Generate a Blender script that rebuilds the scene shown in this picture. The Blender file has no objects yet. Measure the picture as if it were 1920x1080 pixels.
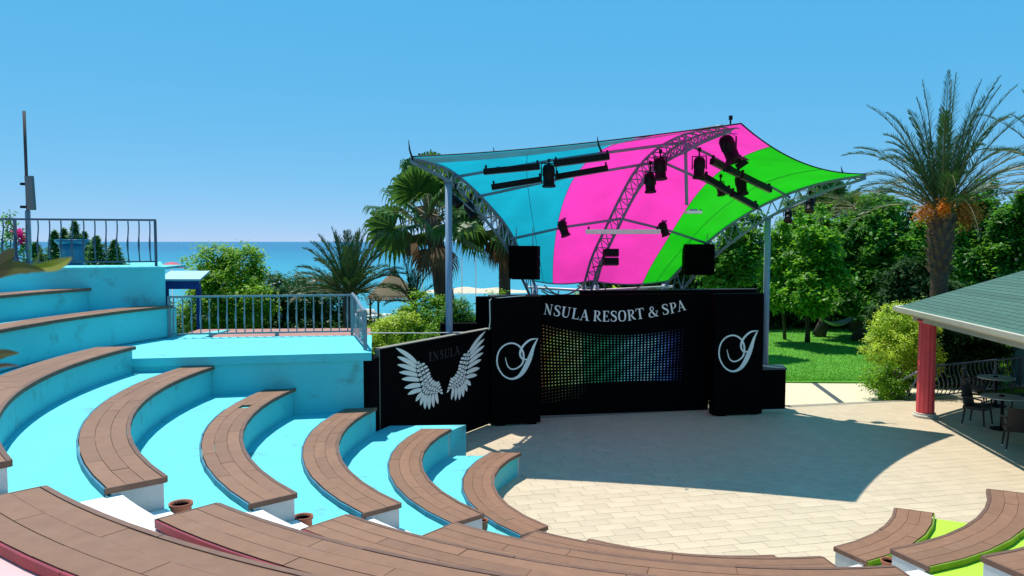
import bpy, math, random
import numpy as np
from mathutils import Vector, Matrix
random.seed(7); rng = np.random.default_rng(7)
SC = bpy.context.scene
COL = SC.collection
R_ = math.radians

# ------------------------------------------------------------------ camera, world, sun, exposure
FPX, HCAM, HOR = 1470.0, 4.2, 453.0
PITCH = math.atan((540 - HOR) / FPX)
cam_d = bpy.data.cameras.new('camera'); cam = bpy.data.objects.new('camera', cam_d); COL.objects.link(cam)
cam.location = (0, 0, HCAM); cam.rotation_euler = (R_(90) - PITCH, 0, 0)
cam_d.sensor_width = 36; cam_d.lens = FPX / 1920 * 36
cam_d.clip_start = 0.05; cam_d.clip_end = 60000
cam_d.dof.use_dof = True; cam_d.dof.focus_distance = 16; cam_d.dof.aperture_fstop = 5.6
SC.camera = cam
SUN_AZ, SUN_EL = -36.0, 69.5
W = bpy.data.worlds.new('World'); SC.world = W; W.use_nodes = True
wn = W.node_tree.nodes; wl = W.node_tree.links
sky = wn.new('ShaderNodeTexSky'); sky.sky_type = 'NISHITA'; sky.sun_disc = False
sky.sun_elevation = R_(SUN_EL); sky.sun_rotation = R_(SUN_AZ)
sky.air_density = 0.35; sky.dust_density = 0.0; sky.ozone_density = 8.0; sky.altitude = 0
bg = wn['Background']; bg.inputs['Strength'].default_value = 0.10
# camera-like grade of the sky colour, the same for the whole dome: every channel is a power of the sky's own
sep = wn.new('ShaderNodeSeparateColor'); cmb = wn.new('ShaderNodeCombineColor'); wl.new(sky.outputs[0], sep.inputs[0])
for ch, (g_, k_) in enumerate(((.8, .85), (.22, .655), (.12, .86))):
    a_ = wn.new('ShaderNodeMath'); a_.operation = 'MULTIPLY'; a_.inputs[1].default_value = .1; wl.new(sep.outputs[ch], a_.inputs[0])
    b_ = wn.new('ShaderNodeMath'); b_.operation = 'POWER'; b_.inputs[1].default_value = g_; wl.new(a_.outputs[0], b_.inputs[0])
    c_ = wn.new('ShaderNodeMath'); c_.operation = 'MULTIPLY'; c_.inputs[1].default_value = k_ * 10; wl.new(b_.outputs[0], c_.inputs[0]); wl.new(c_.outputs[0], cmb.inputs[ch])
wl.new(cmb.outputs[0], bg.inputs['Color'])
sun_d = bpy.data.lights.new('sun', 'SUN'); sun_d.energy = 5.0; sun_d.angle = R_(0.5); sun_d.color = (1.0, 0.96, 0.88)
sun = bpy.data.objects.new('sun', sun_d); COL.objects.link(sun)
SDIR = Vector((math.sin(R_(SUN_AZ)) * math.cos(R_(SUN_EL)), math.cos(R_(SUN_AZ)) * math.cos(R_(SUN_EL)), math.sin(R_(SUN_EL))))
sun.rotation_euler = SDIR.to_track_quat('Z', 'Y').to_euler(); sun.location = SDIR * 40
SC.view_settings.view_transform = 'Standard'; SC.view_settings.look = 'None'
SC.view_settings.gamma = 1.0; SC.view_settings.exposure = 0.15

# ------------------------------------------------------------------ helpers
def ray(u, v):
    dx = (u - 960) / FPX; dy = (540 - v) / FPX
    return Vector((dx, math.cos(PITCH) + dy * math.sin(PITCH), -math.sin(PITCH) + dy * math.cos(PITCH)))
CAM = Vector((0, 0, HCAM))
def at_z(u, v, z):
    d = ray(u, v); return CAM + d * ((z - HCAM) / d.z)
def at_y(u, v, Y):
    d = ray(u, v); return CAM + d * (Y / d.y)

class Wall:                                     # a vertical plane through two plan points
    def __init__(s, P0, P1):
        s.p = Vector((P0[0], P0[1], 0)); q = Vector((P1[0], P1[1], 0))
        s.L = (q - s.p).length; s.d = (q - s.p) / s.L
        s.n = Vector((s.d.y, -s.d.x, 0))        # towards the viewer when P0 is on the left
    def hit(s, u, v):
        r = ray(u, v); t = (s.p - CAM).dot(s.n) / r.dot(s.n); P = CAM + r * t
        return ((P - s.p).dot(s.d), P.z)
    def pt(s, a, z, off=0.0):
        P = s.p + s.d * a + s.n * off; return Vector((P.x, P.y, z))

def vlerp(A, B, t): return A + (B - A) * t
class MB:
    def __init__(s): s.v = []; s.f = []
    def add(s, vs, fs):
        o = len(s.v); s.v += [tuple(x) for x in vs]; s.f += [tuple(i + o for i in f) for f in fs]; return s
    def box(s, c, size, M=None):
        x, y, z = size[0] / 2, size[1] / 2, size[2] / 2
        vs = [Vector(p) for p in ((-x,-y,-z),(x,-y,-z),(x,y,-z),(-x,y,-z),(-x,-y,z),(x,-y,z),(x,y,z),(-x,y,z))]
        if M is not None: vs = [M @ p for p in vs]
        c = Vector(c)
        return s.add([p + c for p in vs], [(3,2,1,0),(4,5,6,7),(0,1,5,4),(1,2,6,5),(2,3,7,6),(3,0,4,7)])
    def prism(s, poly, z0, z1):
        n = len(poly)
        a = sum(poly[i][0] * poly[(i+1) % n][1] - poly[(i+1) % n][0] * poly[i][1] for i in range(n))
        if a < 0: poly = poly[::-1]
        vs = [(p[0], p[1], z0) for p in poly] + [(p[0], p[1], z1) for p in poly]
        fs = [tuple(range(n))[::-1], tuple(range(n, 2 * n))] + [(i, (i+1) % n, n + (i+1) % n, n + i) for i in range(n)]
        return s.add(vs, fs)
    def tube(s, pts, r, n=6, cap=True):
        pts = [Vector(p) for p in pts]; m = len(pts)
        rr = r if isinstance(r, (list, tuple)) else [r] * m
        vs = []; up = None
        for i, p in enumerate(pts):
            t = (pts[min(i+1, m-1)] - pts[max(i-1, 0)])
            if t.length < 1e-9: t = Vector((0, 0, 1))
            t.normalize()
            if up is None:
                up = Vector((0, 0, 1)) if abs(t.z) < .9 else Vector((1, 0, 0))
            a = t.cross(up); a.normalize(); b = a.cross(t); b.normalize(); up = b
            for k in range(n):
                th = 2 * math.pi * k / n
                vs.append(p + a * (rr[i] * math.cos(th)) + b * (rr[i] * math.sin(th)))
        fs = [(i*n + k, (i+1)*n + k, (i+1)*n + (k+1) % n, i*n + (k+1) % n) for i in range(m-1) for k in range(n)]
        if cap: fs += [tuple(range(n)), tuple(range((m-1)*n, m*n))[::-1]]
        fs = [tuple(f[::-1]) for f in fs]
        return s.add(vs, fs)
    def lathe(s, prof, c=(0, 0, 0), n=16, M=None):          # prof: (r, z)
        vs = []
        for r, z in prof:
            for k in range(n):
                th = 2 * math.pi * k / n; p = Vector((r * math.cos(th), r * math.sin(th), z))
                if M is not None: p = M @ p
                vs.append(p + Vector(c))
        m = len(prof)
        fs = [(i*n + k, i*n + (k+1) % n, (i+1)*n + (k+1) % n, (i+1)*n + k) for i in range(m-1) for k in range(n)]
        fs += [tuple(range(n))[::-1], tuple(range((m-1)*n, m*n))]
        return s.add(vs, fs)
    def build(s, name, mat, parent=None, smooth=False, org=None):
        if org is None: org = parent.location if parent is not None and parent.parent is None else ((parent.parent.location) if parent is not None else Vector((0, 0, 0)))
        org = Vector(org)
        me = bpy.data.meshes.new(name); me.from_pydata([(v[0]-org.x, v[1]-org.y, v[2]-org.z) for v in s.v], [], s.f)
        if smooth: me.polygons.foreach_set('use_smooth', [True] * len(me.polygons))
        me.update()
        o = bpy.data.objects.new(name, me); COL.objects.link(o)
        if mat is not None: me.materials.append(mat)
        if parent is not None: o.parent = parent
        else: o.location = org
        return o

def np_mesh(name, verts, nper, mat, parent=None, org=(0,0,0), attr=None, smooth=False):
    """verts (N, nper, 3): N separate polygons of nper corners"""
    N = len(verts); me = bpy.data.meshes.new(name)
    v = (verts - np.array(org)).reshape(-1, 3).astype(np.float32)
    me.vertices.add(N * nper); me.vertices.foreach_set('co', v.ravel())
    me.loops.add(N * nper); me.loops.foreach_set('vertex_index', np.arange(N * nper, dtype=np.int32))
    me.polygons.add(N); me.polygons.foreach_set('loop_start', np.arange(0, N * nper, nper, dtype=np.int32))
    me.polygons.foreach_set('loop_total', np.full(N, nper, dtype=np.int32))
    if attr is not None:
        a = me.attributes.new('tint', 'FLOAT', 'FACE'); a.data.foreach_set('value', attr.astype(np.float32))
    me.update(calc_edges=True); me.validate()
    me.materials.append(mat)
    o = bpy.data.objects.new(name, me); COL.objects.link(o)
    if parent is not None: o.parent = parent
    return o

def tag(o, label, cat, group=None):
    o['label'] = label; o['category'] = cat
    if group: o['group'] = group
    return o
def thing(name, label, cat, loc=(0, 0, 0), rotz=0.0, group=None):
    o = bpy.data.objects.new(name, None); COL.objects.link(o); o.location = loc; o.rotation_euler = (0, 0, rotz)
    o.empty_display_size = .1
    return tag(o, label, cat, group)
def struct(o): o['kind'] = 'structure'; return o
def copy_tree(o, parent=None):
    c = o.copy(); COL.objects.link(c); c.parent = parent
    for ch in list(o.children): copy_tree(ch, c)
    return c

# ------------------------------------------------------------------ materials
MATS = {}
def nmat(name):
    m = bpy.data.materials.new(name); m.use_nodes = True
    return m, m.node_tree.nodes, m.node_tree.links, m.node_tree.nodes['Principled BSDF']
def mat(name, col, rough=.6, col2=None, scale=3.0, bump=0.0, bscale=60.0, metal=0.0, rand=0.0, spec=.5, stretch=None, stain=None, detail=6):
    """procedural paint / stone / metal: two tones mixed by noise, optional per-object variation, bump and stains"""
    if name in MATS: return MATS[name]
    m, n, l, p = nmat(name)
    tc = n.new('ShaderNodeTexCoord'); mp = n.new('ShaderNodeMapping'); l.new(tc.outputs['Object'], mp.inputs['Vector'])
    if stretch: mp.inputs['Scale'].default_value = stretch
    c2 = col2 if col2 else tuple(c * .82 for c in col)
    no = n.new('ShaderNodeTexNoise'); no.inputs['Scale'].default_value = scale; no.inputs['Detail'].default_value = detail; no.inputs['Roughness'].default_value = .62
    l.new(mp.outputs[0], no.inputs['Vector'])
    rp = n.new('ShaderNodeValToRGB'); rp.color_ramp.elements[0].position = .33; rp.color_ramp.elements[1].position = .68
    rp.color_ramp.elements[0].color = (*c2, 1); rp.color_ramp.elements[1].color = (*col, 1)
    l.new(no.outputs['Fac'], rp.inputs['Fac']); out = rp.outputs['Color']
    if stain:
        n2 = n.new('ShaderNodeTexNoise'); n2.inputs['Scale'].default_value = stain[1]; n2.inputs['Detail'].default_value = 9; n2.inputs['Roughness'].default_value = .7
        l.new(mp.outputs[0], n2.inputs['Vector'])
        r2 = n.new('ShaderNodeValToRGB'); r2.color_ramp.elements[0].position = stain[2]; r2.color_ramp.elements[1].position = stain[2] + stain[3]
        r2.color_ramp.elements[0].color = (0, 0, 0, 1); r2.color_ramp.elements[1].color = (stain[4],) * 3 + (1,)
        l.new(n2.outputs['Fac'], r2.inputs['Fac'])
        mx = n.new('ShaderNodeMix'); mx.data_type = 'RGBA'; l.new(r2.outputs['Color'], mx.inputs['Factor']); l.new(out, mx.inputs[6]); mx.inputs[7].default_value = (*stain[0], 1)
        out = mx.outputs[2]
    if rand:
        oi = n.new('ShaderNodeObjectInfo'); mr = n.new('ShaderNodeMapRange'); mr.inputs[3].default_value = 1 - rand; mr.inputs[4].default_value = 1 + rand
        l.new(oi.outputs['Random'], mr.inputs[0])
        hv = n.new('ShaderNodeHueSaturation'); l.new(mr.outputs[0], hv.inputs['Value']); l.new(out, hv.inputs['Color']); out = hv.outputs[0]
    l.new(out, p.inputs['Base Color']); p.inputs['Roughness'].default_value = rough; p.inputs['Metallic'].default_value = metal
    p.inputs['Specular IOR Level'].default_value = spec
    if bump:
        nb = n.new('ShaderNodeTexNoise'); nb.inputs['Scale'].default_value = bscale; nb.inputs['Detail'].default_value = 5
        l.new(mp.outputs[0], nb.inputs['Vector']); b = n.new('ShaderNodeBump'); b.inputs['Strength'].default_value = bump; b.inputs['Distance'].default_value = .02
        l.new(nb.outputs['Fac'], b.inputs['Height']); l.new(b.outputs[0], p.inputs['Normal'])
    MATS[name] = m; return m
def leafmat(name, dark, light, trans=.35, rough=.45):
    if name in MATS: return MATS[name]
    m, n, l, p = nmat(name)
    at = n.new('ShaderNodeAttribute'); at.attribute_name = 'tint'
    rp = n.new('ShaderNodeValToRGB'); rp.color_ramp.elements[0].color = (*dark, 1); rp.color_ramp.elements[1].color = (*light, 1)
    l.new(at.outputs['Fac'], rp.inputs['Fac']); l.new(rp.outputs[0], p.inputs['Base Color']); p.inputs['Roughness'].default_value = rough
    p.inputs['Specular IOR Level'].default_value = .35
    tr = n.new('ShaderNodeBsdfTranslucent'); hv = n.new('ShaderNodeHueSaturation'); hv.inputs['Value'].default_value = 1.5; hv.inputs['Hue'].default_value = .485
    l.new(rp.outputs[0], hv.inputs['Color']); l.new(hv.outputs[0], tr.inputs['Color'])
    mx = n.new('ShaderNodeMixShader'); mx.inputs[0].default_value = trans
    l.new(p.outputs[0], mx.inputs[1]); l.new(tr.outputs[0], mx.inputs[2]); l.new(mx.outputs[0], n['Material Output'].inputs['Surface'])
    MATS[name] = m; return m
def membrane_mat(name, col):
    m, n, l, p = nmat(name); p.inputs['Base Color'].default_value = (*col, 1); p.inputs['Roughness'].default_value = .5
    tc = n.new('ShaderNodeTexCoord'); no = n.new('ShaderNodeTexNoise'); no.inputs['Scale'].default_value = 1.3; no.inputs['Detail'].default_value = 5
    l.new(tc.outputs['Object'], no.inputs['Vector']); rp = n.new('ShaderNodeValToRGB')
    rp.color_ramp.elements[0].color = (*[c * .86 for c in col], 1); rp.color_ramp.elements[1].color = (*col, 1); rp.color_ramp.elements[0].position = .35; rp.color_ramp.elements[1].position = .6
    l.new(no.outputs['Fac'], rp.inputs['Fac']); l.new(rp.outputs[0], p.inputs['Base Color'])
    tr = n.new('ShaderNodeBsdfTranslucent'); l.new(rp.outputs[0], tr.inputs['Color'])
    mx = n.new('ShaderNodeMixShader'); mx.inputs[0].default_value = .62
    l.new(p.outputs[0], mx.inputs[1]); l.new(tr.outputs[0], mx.inputs[2]); l.new(mx.outputs[0], n['Material Output'].inputs['Surface'])
    return m
DIRT = (.22, .24, .2)
M_BLUE = mat('blue paint', (.11, .60, .64), .65, (.095, .54, .58), 1.1, .15, 90, stain=((.10, .22, .21), 1.9, .56, .16, .75))
M_WHITE = mat('white paint', (.80, .79, .76), .65, (.72, .71, .68), 1.5, .15, 90, stain=((.5, .47, .42), 1.3, .6, .16, .5))
M_PINK = mat('pink paint', (.72, .43, .43), .65, (.66, .38, .38), 1.2, .15, 90, stain=((.5, .36, .34), 1.1, .58, .2, .5))
M_GREEN = mat('lime paint', (.40, .66, .035), .65, (.36, .60, .03), 1.2, .15, 90, stain=((.3, .42, .1), 1.1, .58, .2, .45))
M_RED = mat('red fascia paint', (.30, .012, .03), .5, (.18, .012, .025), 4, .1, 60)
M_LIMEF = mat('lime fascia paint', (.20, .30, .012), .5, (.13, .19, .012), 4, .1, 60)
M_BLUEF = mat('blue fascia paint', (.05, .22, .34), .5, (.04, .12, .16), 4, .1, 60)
M_END = mat('grey render', (.52, .53, .52), .8, (.44, .45, .44), 2.5, .2, 70, stain=((.28, .29, .28), 2.0, .56, .2, .6))
M_PLANK = mat('composite plank', (.26, .130, .072), .62, (.215, .106, .06), 7, .25, 110, rand=.10, spec=.35, stain=((.27, .175, .125), 2.6, .55, .25, .5))
M_EDGE = mat('plank edge board', (.19, .10, .065), .6, (.14, .072, .048), 9, .2, 90, rand=.12, spec=.35)
M_GROUT = mat('floor grout', (.30, .27, .20), .9, (.24, .21, .16), 6, .3)
M_TILE = mat('floor tile', (.61, .495, .345), .5, (.53, .43, .30), 2.2, .05, 50, rand=.06, spec=.22, stain=((.42, .37, .28), 1.6, .56, .25, .5))
M_BLACK = mat('black panel', (.0022, .0022, .0028), .75, (.0016, .0016, .002), 2, .05, 90, spec=.04)
M_PRINTW = mat('white print', (.95, .91, .86), .6, (.9, .86, .81), 6)
M_PRINTG = mat('grey print', (.030, .028, .026), .6, (.022, .02, .02), 6)
M_STEEL = mat('grey blue steel', (.16, .23, .31), .45, (.12, .18, .25), 6, .05, 60, spec=.5)
M_RAIL = mat('rail paint', (.26, .29, .32), .4, (.18, .20, .23), 8, .05, 60)
M_DARK = mat('black metal', (.005, .005, .006), .5, (.003, .003, .004), 6, .05, 60, spec=.15)
M_CABLE = mat('cable grey', (.30, .26, .20), .6, (.2, .17, .13), 8)
M_ALU = mat('white metal', (.84, .82, .76), .4, (.76, .74, .68), 5)
M_GLASS = mat('lamp lens', (.20, .19, .14), .12, (.15, .14, .1), 6, spec=.8)
M_ROOF = mat('green shingle', (.060, .150, .115), .85, (.045, .115, .09), 9, .5, 160, rand=.12)
M_GUT = mat('cream gutter', (.62, .58, .46), .45, (.55, .5, .38), 3)
M_REDC = mat('red column paint', (.84, .085, .105), .5, (.74, .065, .085), 2.5, .1, 60)
M_TEAL = mat('teal column paint', (.05, .22, .24), .55)
M_STONE = mat('stone base', (.58, .54, .46), .7, (.48, .44, .38), 5, .2)
M_WICK = mat('dark wicker', (.022, .017, .014), .55, (.014, .011, .01), 40, .6, 120)
M_TABLE = mat('speckled table top', (.66, .62, .55), .3, (.45, .42, .36), 40)
M_TERRA = mat('terracotta', (.36, .11, .055), .75, (.28, .08, .04), 5, .15)
M_DECK = mat('terracotta deck', (.42, .21, .17), .8, (.34, .16, .13), 3, .1)
M_TRUNKP = mat('palm trunk', (.16, .09, .05), .9, (.07, .04, .025), 9, .8, 30, stretch=(1, 1, 3))
M_TRUNK = mat('tree bark', (.09, .065, .045), .9, (.045, .032, .022), 9, .8, 40, stretch=(3, 3, .6))
M_THATCH = mat('thatch', (.30, .21, .11), .95, (.14, .095, .05), 10, .9, 60, stretch=(3, 3, .5))
M_SAND = mat('sand', (.62, .52, .38), .95, (.54, .45, .32), .6, .3, 12)
M_EARTH = mat('earth', (.16, .13, .09), .95, (.10, .10, .05), .7, .4, 10)
M_PATH = mat('cream paving', (.66, .58, .40), .7, (.60, .52, .35), .8, .1)
M_LAWN = mat('lawn', (.095, .34, .014), .9, (.070, .26, .012), .9, .8, 120, detail=10)
M_GRASS = leafmat('grass blades', (.05, .24, .010), (.14, .42, .02), .3)
M_TEALP = mat('teal glazed', (.012, .15, .27), .25, (.01, .1, .2), 3)
M_HUT = mat('pale blue sheet', (.35, .62, .74), .5); M_HUTB = mat('deep blue fascia', (.02, .06, .28), .5)
L_TREE = leafmat('tree leaves', (.008, .060, .008), (.125, .40, .026), .45)
L_BRIGHT = leafmat('bright tree leaves', (.030, .15, .008), (.20, .50, .025), .5)
L_DARK = leafmat('dark hedge leaves', (.006, .030, .006), (.030, .105, .012), .2, .85)
L_GOLD = leafmat('golden leaves', (.13, .25, .010), (.62, .78, .075), .45)
L_LIME = leafmat('lime leaves', (.04, .16, .008), (.27, .52, .022), .5)
L_OLE = leafmat('oleander leaves', (.008, .055, .012), (.045, .19, .03), .3)
L_CON = leafmat('conifer sprigs', (.016, .08, .018), (.09, .25, .05), .35)
L_PALM = leafmat('palm leaves', (.010, .042, .010), (.055, .140, .026), .24, .4)
L_FAN = leafmat('fan palm leaves', (.02, .075, .014), (.10, .23, .03), .38, .4)
L_DRY = leafmat('dry palm leaves', (.10, .055, .020), (.24, .15, .06), .25, .7)
L_FRUIT = leafmat('date fruit', (.10, .045, .008), (.85, .30, .015), .25, .5)
L_BOUG = leafmat('bougainvillea bracts', (.55, .01, .16), (.85, .04, .30), .35)

# ------------------------------------------------------------------ ground, lawn, beach, sea
g = MB()
g.add([(-400, -60, -.62), (400, -60, -.62), (400, 48, -.62), (-400, 48, -.62), (-400, 70, -2.8), (400, 70, -2.8)], [(0, 1, 2, 3), (3, 2, 5, 4)])
struct(g.build('ground', M_EARTH))
g = MB(); g.add([(-400, 48, -.60), (400, 48, -.60), (-400, 68, -2.5), (400, 68, -2.5)], [(0, 1, 3, 2)])
struct(g.build('beach', M_SAND))
# sea: shallow turquoise to deep blue, rippled
m, n, l, p = nmat('sea water')
tc = n.new('ShaderNodeTexCoord'); sp = n.new('ShaderNodeSeparateXYZ'); l.new(tc.outputs['Object'], sp.inputs[0])
mr = n.new('ShaderNodeMapRange'); mr.inputs[1].default_value = 60; mr.inputs[2].default_value = 900; mr.interpolation_type = 'SMOOTHERSTEP'; l.new(sp.outputs['Y'], mr.inputs[0])
pw = n.new('ShaderNodeMath'); pw.operation = 'POWER'; pw.inputs[1].default_value = .5; l.new(mr.outputs[0], pw.inputs[0])
rp = n.new('ShaderNodeValToRGB'); rp.color_ramp.elements[0].color = (.035, .31, .38, 1); rp.color_ramp.elements[1].color = (.003, .11, .23, 1)
rp.color_ramp.elements.new(.35).color = (.008, .20, .30, 1)
l.new(pw.outputs[0], rp.inputs['Fac']); l.new(rp.outputs[0], p.inputs['Base Color'])
p.inputs['Roughness'].default_value = .22; p.inputs['IOR'].default_value = 1.33; p.inputs['Specular IOR Level'].default_value = .3
mp = n.new('ShaderNodeMapping'); mp.inputs['Scale'].default_value = (.5, 1.1, 1); l.new(tc.outputs['Object'], mp.inputs['Vector'])
n1 = n.new('ShaderNodeTexNoise'); n1.inputs['Scale'].default_value = .5; n1.inputs['Detail'].default_value = 8; l.new(mp.outputs[0], n1.inputs['Vector'])
bp = n.new('ShaderNodeBump'); bp.inputs['Strength'].default_value = .9; bp.inputs['Distance'].default_value = .6; l.new(n1.outputs['Fac'], bp.inputs['Height']); l.new(bp.outputs[0], p.inputs['Normal'])
g = MB(); g.add([(-30000, 60, -2.0), (30000, 60, -2.0), (30000, 40000, -2.0), (-30000, 40000, -2.0)], [(0, 1, 2, 3)])
struct(g.build('sea', m))
# low pale spit of sand out in the shallows
g = MB(); N = 40; prof = []
for i in range(N + 1):
    x = -11 + 13 * i / N; hgt = .42 * math.sin(math.pi * i / N) ** .9 * (1 + .30 * math.sin(i * .45 + 1) ) + .04
    prof.append((x, hgt))
vs = []; fs = []
for x, hgt in prof: vs += [(x, 93, -2.15), (x, 96, -2.0 + hgt * .75), (x, 98, -2.0 + hgt), (x, 103, -2.15)]
for i in range(N):
    for j in range(3): a = i * 4 + j; fs.append((a, a + 4, a + 5, a + 1))
g.add(vs, fs); struct(g.build('sand_spit', M_SAND, smooth=True))
# lawn and paved path
g = MB(); g.prism([(6.2, 23.7), (30, 22.8), (34, 50), (2, 50)], -.55, -.05); lawn = struct(g.build('lawn', M_LAWN))
g = MB(); g.prism([(5.8, 19.7), (13.2, 20.2), (13.2, 23.9), (5.8, 24.1)], -.5, -.09); path = struct(g.build('path', M_PATH))
a, b = at_z(1513, 708, -.085), at_z(1578, 755, -.085)
w = Vector((.085, 0, 0)); g = MB(); g.prism([(a.x - .08, a.y), (a.x + .08, a.y), (b.x + .08, b.y), (b.x - .08, b.y)], -.2, -.084)
g.build('drain_channel', mat('drain iron', (.07, .085, .09), .5), path)
NB = 45000
bx = rng.uniform(6.3, 16, NB); by = 23.75 + rng.random(NB) ** 1.6 * 14; keep = by > 23.75 + (16 - bx) * 0.0
ang = rng.uniform(0, 2 * np.pi, NB); hh = rng.uniform(.025, .07, NB); lean = rng.normal(0, .02, (NB, 2))
c = np.stack([bx, by, np.full(NB, -.05)], 1); wv = np.stack([np.cos(ang), np.sin(ang), 0 * ang], 1) * .008
tip = c + np.stack([lean[:, 0], lean[:, 1], hh], 1)
o = np_mesh('grass', np.stack([c - wv, c + wv, tip], 1), 3, M_GRASS, attr=rng.random(NB)); o['kind'] = 'stuff'
tag(o, 'short mown green grass on the lawn', 'grass')

# ------------------------------------------------------------------ stage floor with single tiles
C = Vector((2.715, 12.232, 0))
floor_root = bpy.data.objects.new('stage_floor', None); COL.objects.link(floor_root); floor_root.location = (5, 15, 0); struct(floor_root)
g = MB(); g.prism([(-1.0, 7.5), (16, 7.5), (16, 21.6), (10.9, 20.75), (6.9, 19.95), (-3.5, 18.2), (-3.5, 13.7)], -.35, -.007)
g.build('floor_bed', M_GROUT, floor_root)
def tiles():
    ta = R_(13); ex = Vector((math.cos(ta), math.sin(ta), 0)); ey = Vector((-math.sin(ta), math.cos(ta), 0))
    TW, TH, GAP = .455, .225, .006
    kept = []
    for j in range(-45, 60):
        for i in range(-45, 50):
            o = .5 * TW * (j % 2) + .1 * TW * ((j * 7) % 3)
            P = Vector((5, 14, 0)) + ex * (i * TW + o) + ey * (j * TH)
            dv = P - C; r = math.hypot(dv.x, dv.y); th = math.degrees(math.atan2(dv.y, dv.x))
            inside = r < 3.35 or (-30 < th < 152)
            edge = 20.75 - (10.9 - P.x) * .2 - .2 if P.x < 10.9 else 20.75 + (P.x - 10.9) * .16 - .2
            if not inside or P.y > edge or P.x > 15.6 or P.x < -3.2 or P.y < 8.9: continue
            if (P.x + 2.43) * 3.45 - (P.y - 14.3) * 1.95 < -1.5: continue
            kept.append(P)
    def shape(mb, P):
        hw, hh, bv = TW/2 - GAP/2, TH/2 - GAP/2, .006
        q = []
        for (w_, h_, z) in ((hw, hh, -.012), (hw, hh, -.003), (hw - bv, hh - bv, 0)):
            q += [P + ex * (sx * w_) + ey * (sy * h_) + Vector((0, 0, z)) for sx, sy in ((-1,-1),(1,-1),(1,1),(-1,1))]
        mb.add(q, [(8,9,10,11)] + [(k, (k+1) % 4, 4 + (k+1) % 4, 4 + k) for k in range(4)] + [(4+k, 4+(k+1) % 4, 8+(k+1) % 4, 8+k) for k in range(4)])
    def vis(P):
        d = P - CAM; Y = d.y; u = 960 + FPX * d.x / Y; v = HOR + FPX * 4.2 / Y
        return -60 < u < 1980 and v < 1110
    kept.sort(key=lambda P: (not vis(P), P.length))
    one = MB(); shape(one, Vector((0, 0, 0)))
    first = None
    for P in kept[:300]:
        if first is None:
            first = one.build('tile', M_TILE, floor_root, org=(0, 0, 0)); o = first
        else:
            o = first.copy(); COL.objects.link(o)
        o.location = P - floor_root.location + Vector((0, 0, random.uniform(-.0012, .0012)))
        o.rotation_euler = (random.gauss(0, .0012), random.gauss(0, .0012), 0)
    rest = MB()
    for P in kept[300:]: shape(rest, P + Vector((0, 0, random.uniform(-.001, .001))))
    o = rest.build('tile_field', M_TILE, floor_root); o['kind'] = 'stuff'
tiles()

# ------------------------------------------------------------------ seating tiers
RIN = [3.05, 4.16, 5.37, 6.63, 7.89, 9.08, 10.35, 11.55, 12.75]
ZS = [.43, .86, 1.265, 1.655, 2.08, 2.455, 2.90, 3.28, 3.68]
WD = [.44, .45, .45, .45, .46, .54, .50, .50, .5]
ZT = [z - .075 for z in ZS]; ZSL_ = 2.25
cx, cy = C.x, C.y
def pol(r, th, z=0.0): return Vector((cx + r * math.cos(th), cy + r * math.sin(th), z))
def th_line(r, P, Q):                          # angle (left side) at which the circle meets the line PQ
    best = None
    px, py = P[0] - cx, P[1] - cy; dx, dy = Q[0] - P[0], Q[1] - P[1]
    A = dx*dx + dy*dy; B = 2 * (px*dx + py*dy); D = B*B - 4*A*(px*px + py*py - r*r)
    for s in (-1, 1):
        t = (-B + s * math.sqrt(max(D, 0))) / (2 * A); x, y = px + t * dx, py + t * dy
        th = math.atan2(y, x) % (2 * math.pi)
        if best is None or abs(th - math.pi) < abs(best - math.pi): best = th
    return best
WALLA = ((-2.52, 13.72), (-6.43, 13.0)); WALLB = ((-7.04, 15.9), (-12.0, 14.3))
FLAT = ((0, 13.83), (-3, 13.83))
def far_left(k):
    ln = FLAT if k < 2 else (WALLA if k < 6 else WALLB)
    return lambda r: th_line(r, *ln)
const = lambda d: (lambda r: R_(d))
NEAR_L = 222.0
MID0 = [235.3, 234, 231.7, 229.9, 229.5, 228, 227.3, 226.6, 226]
MID1 = 278.0
RGT0 = [295, 290.0, 288.3, 287.5, 287]
RGT1 = 334.0
def arc_block(mb, r0, r1, a0, a1, z0, z1, n=None):
    """a0, a1: callables r -> angle"""
    if n is None: n = max(2, int(abs(a1(r1) - a0(r1)) * r1 / .22))
    vs = []
    for i in range(n + 1):
        t = i / n
        for r in (r0, r1):
            P = pol(r, a0(r) * (1 - t) + a1(r) * t); vs += [(P.x, P.y, z0), (P.x, P.y, z1)]
    fs = []
    for i in range(n):
        a = i * 4; b = a + 4     # 0: r0 z0, 1: r0 z1, 2: r1 z0, 3: r1 z1
        fs += [(a+1, a+3, b+3, b+1), (a, b, b+2, a+2), (a, a+1, b+1, b), (a+2, b+2, b+3, a+3)]
    e = n * 4
    fs += [(0, 2, 3, 1), (e, e+1, e+3, e+2)]
    mb.add(vs, fs)
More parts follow.
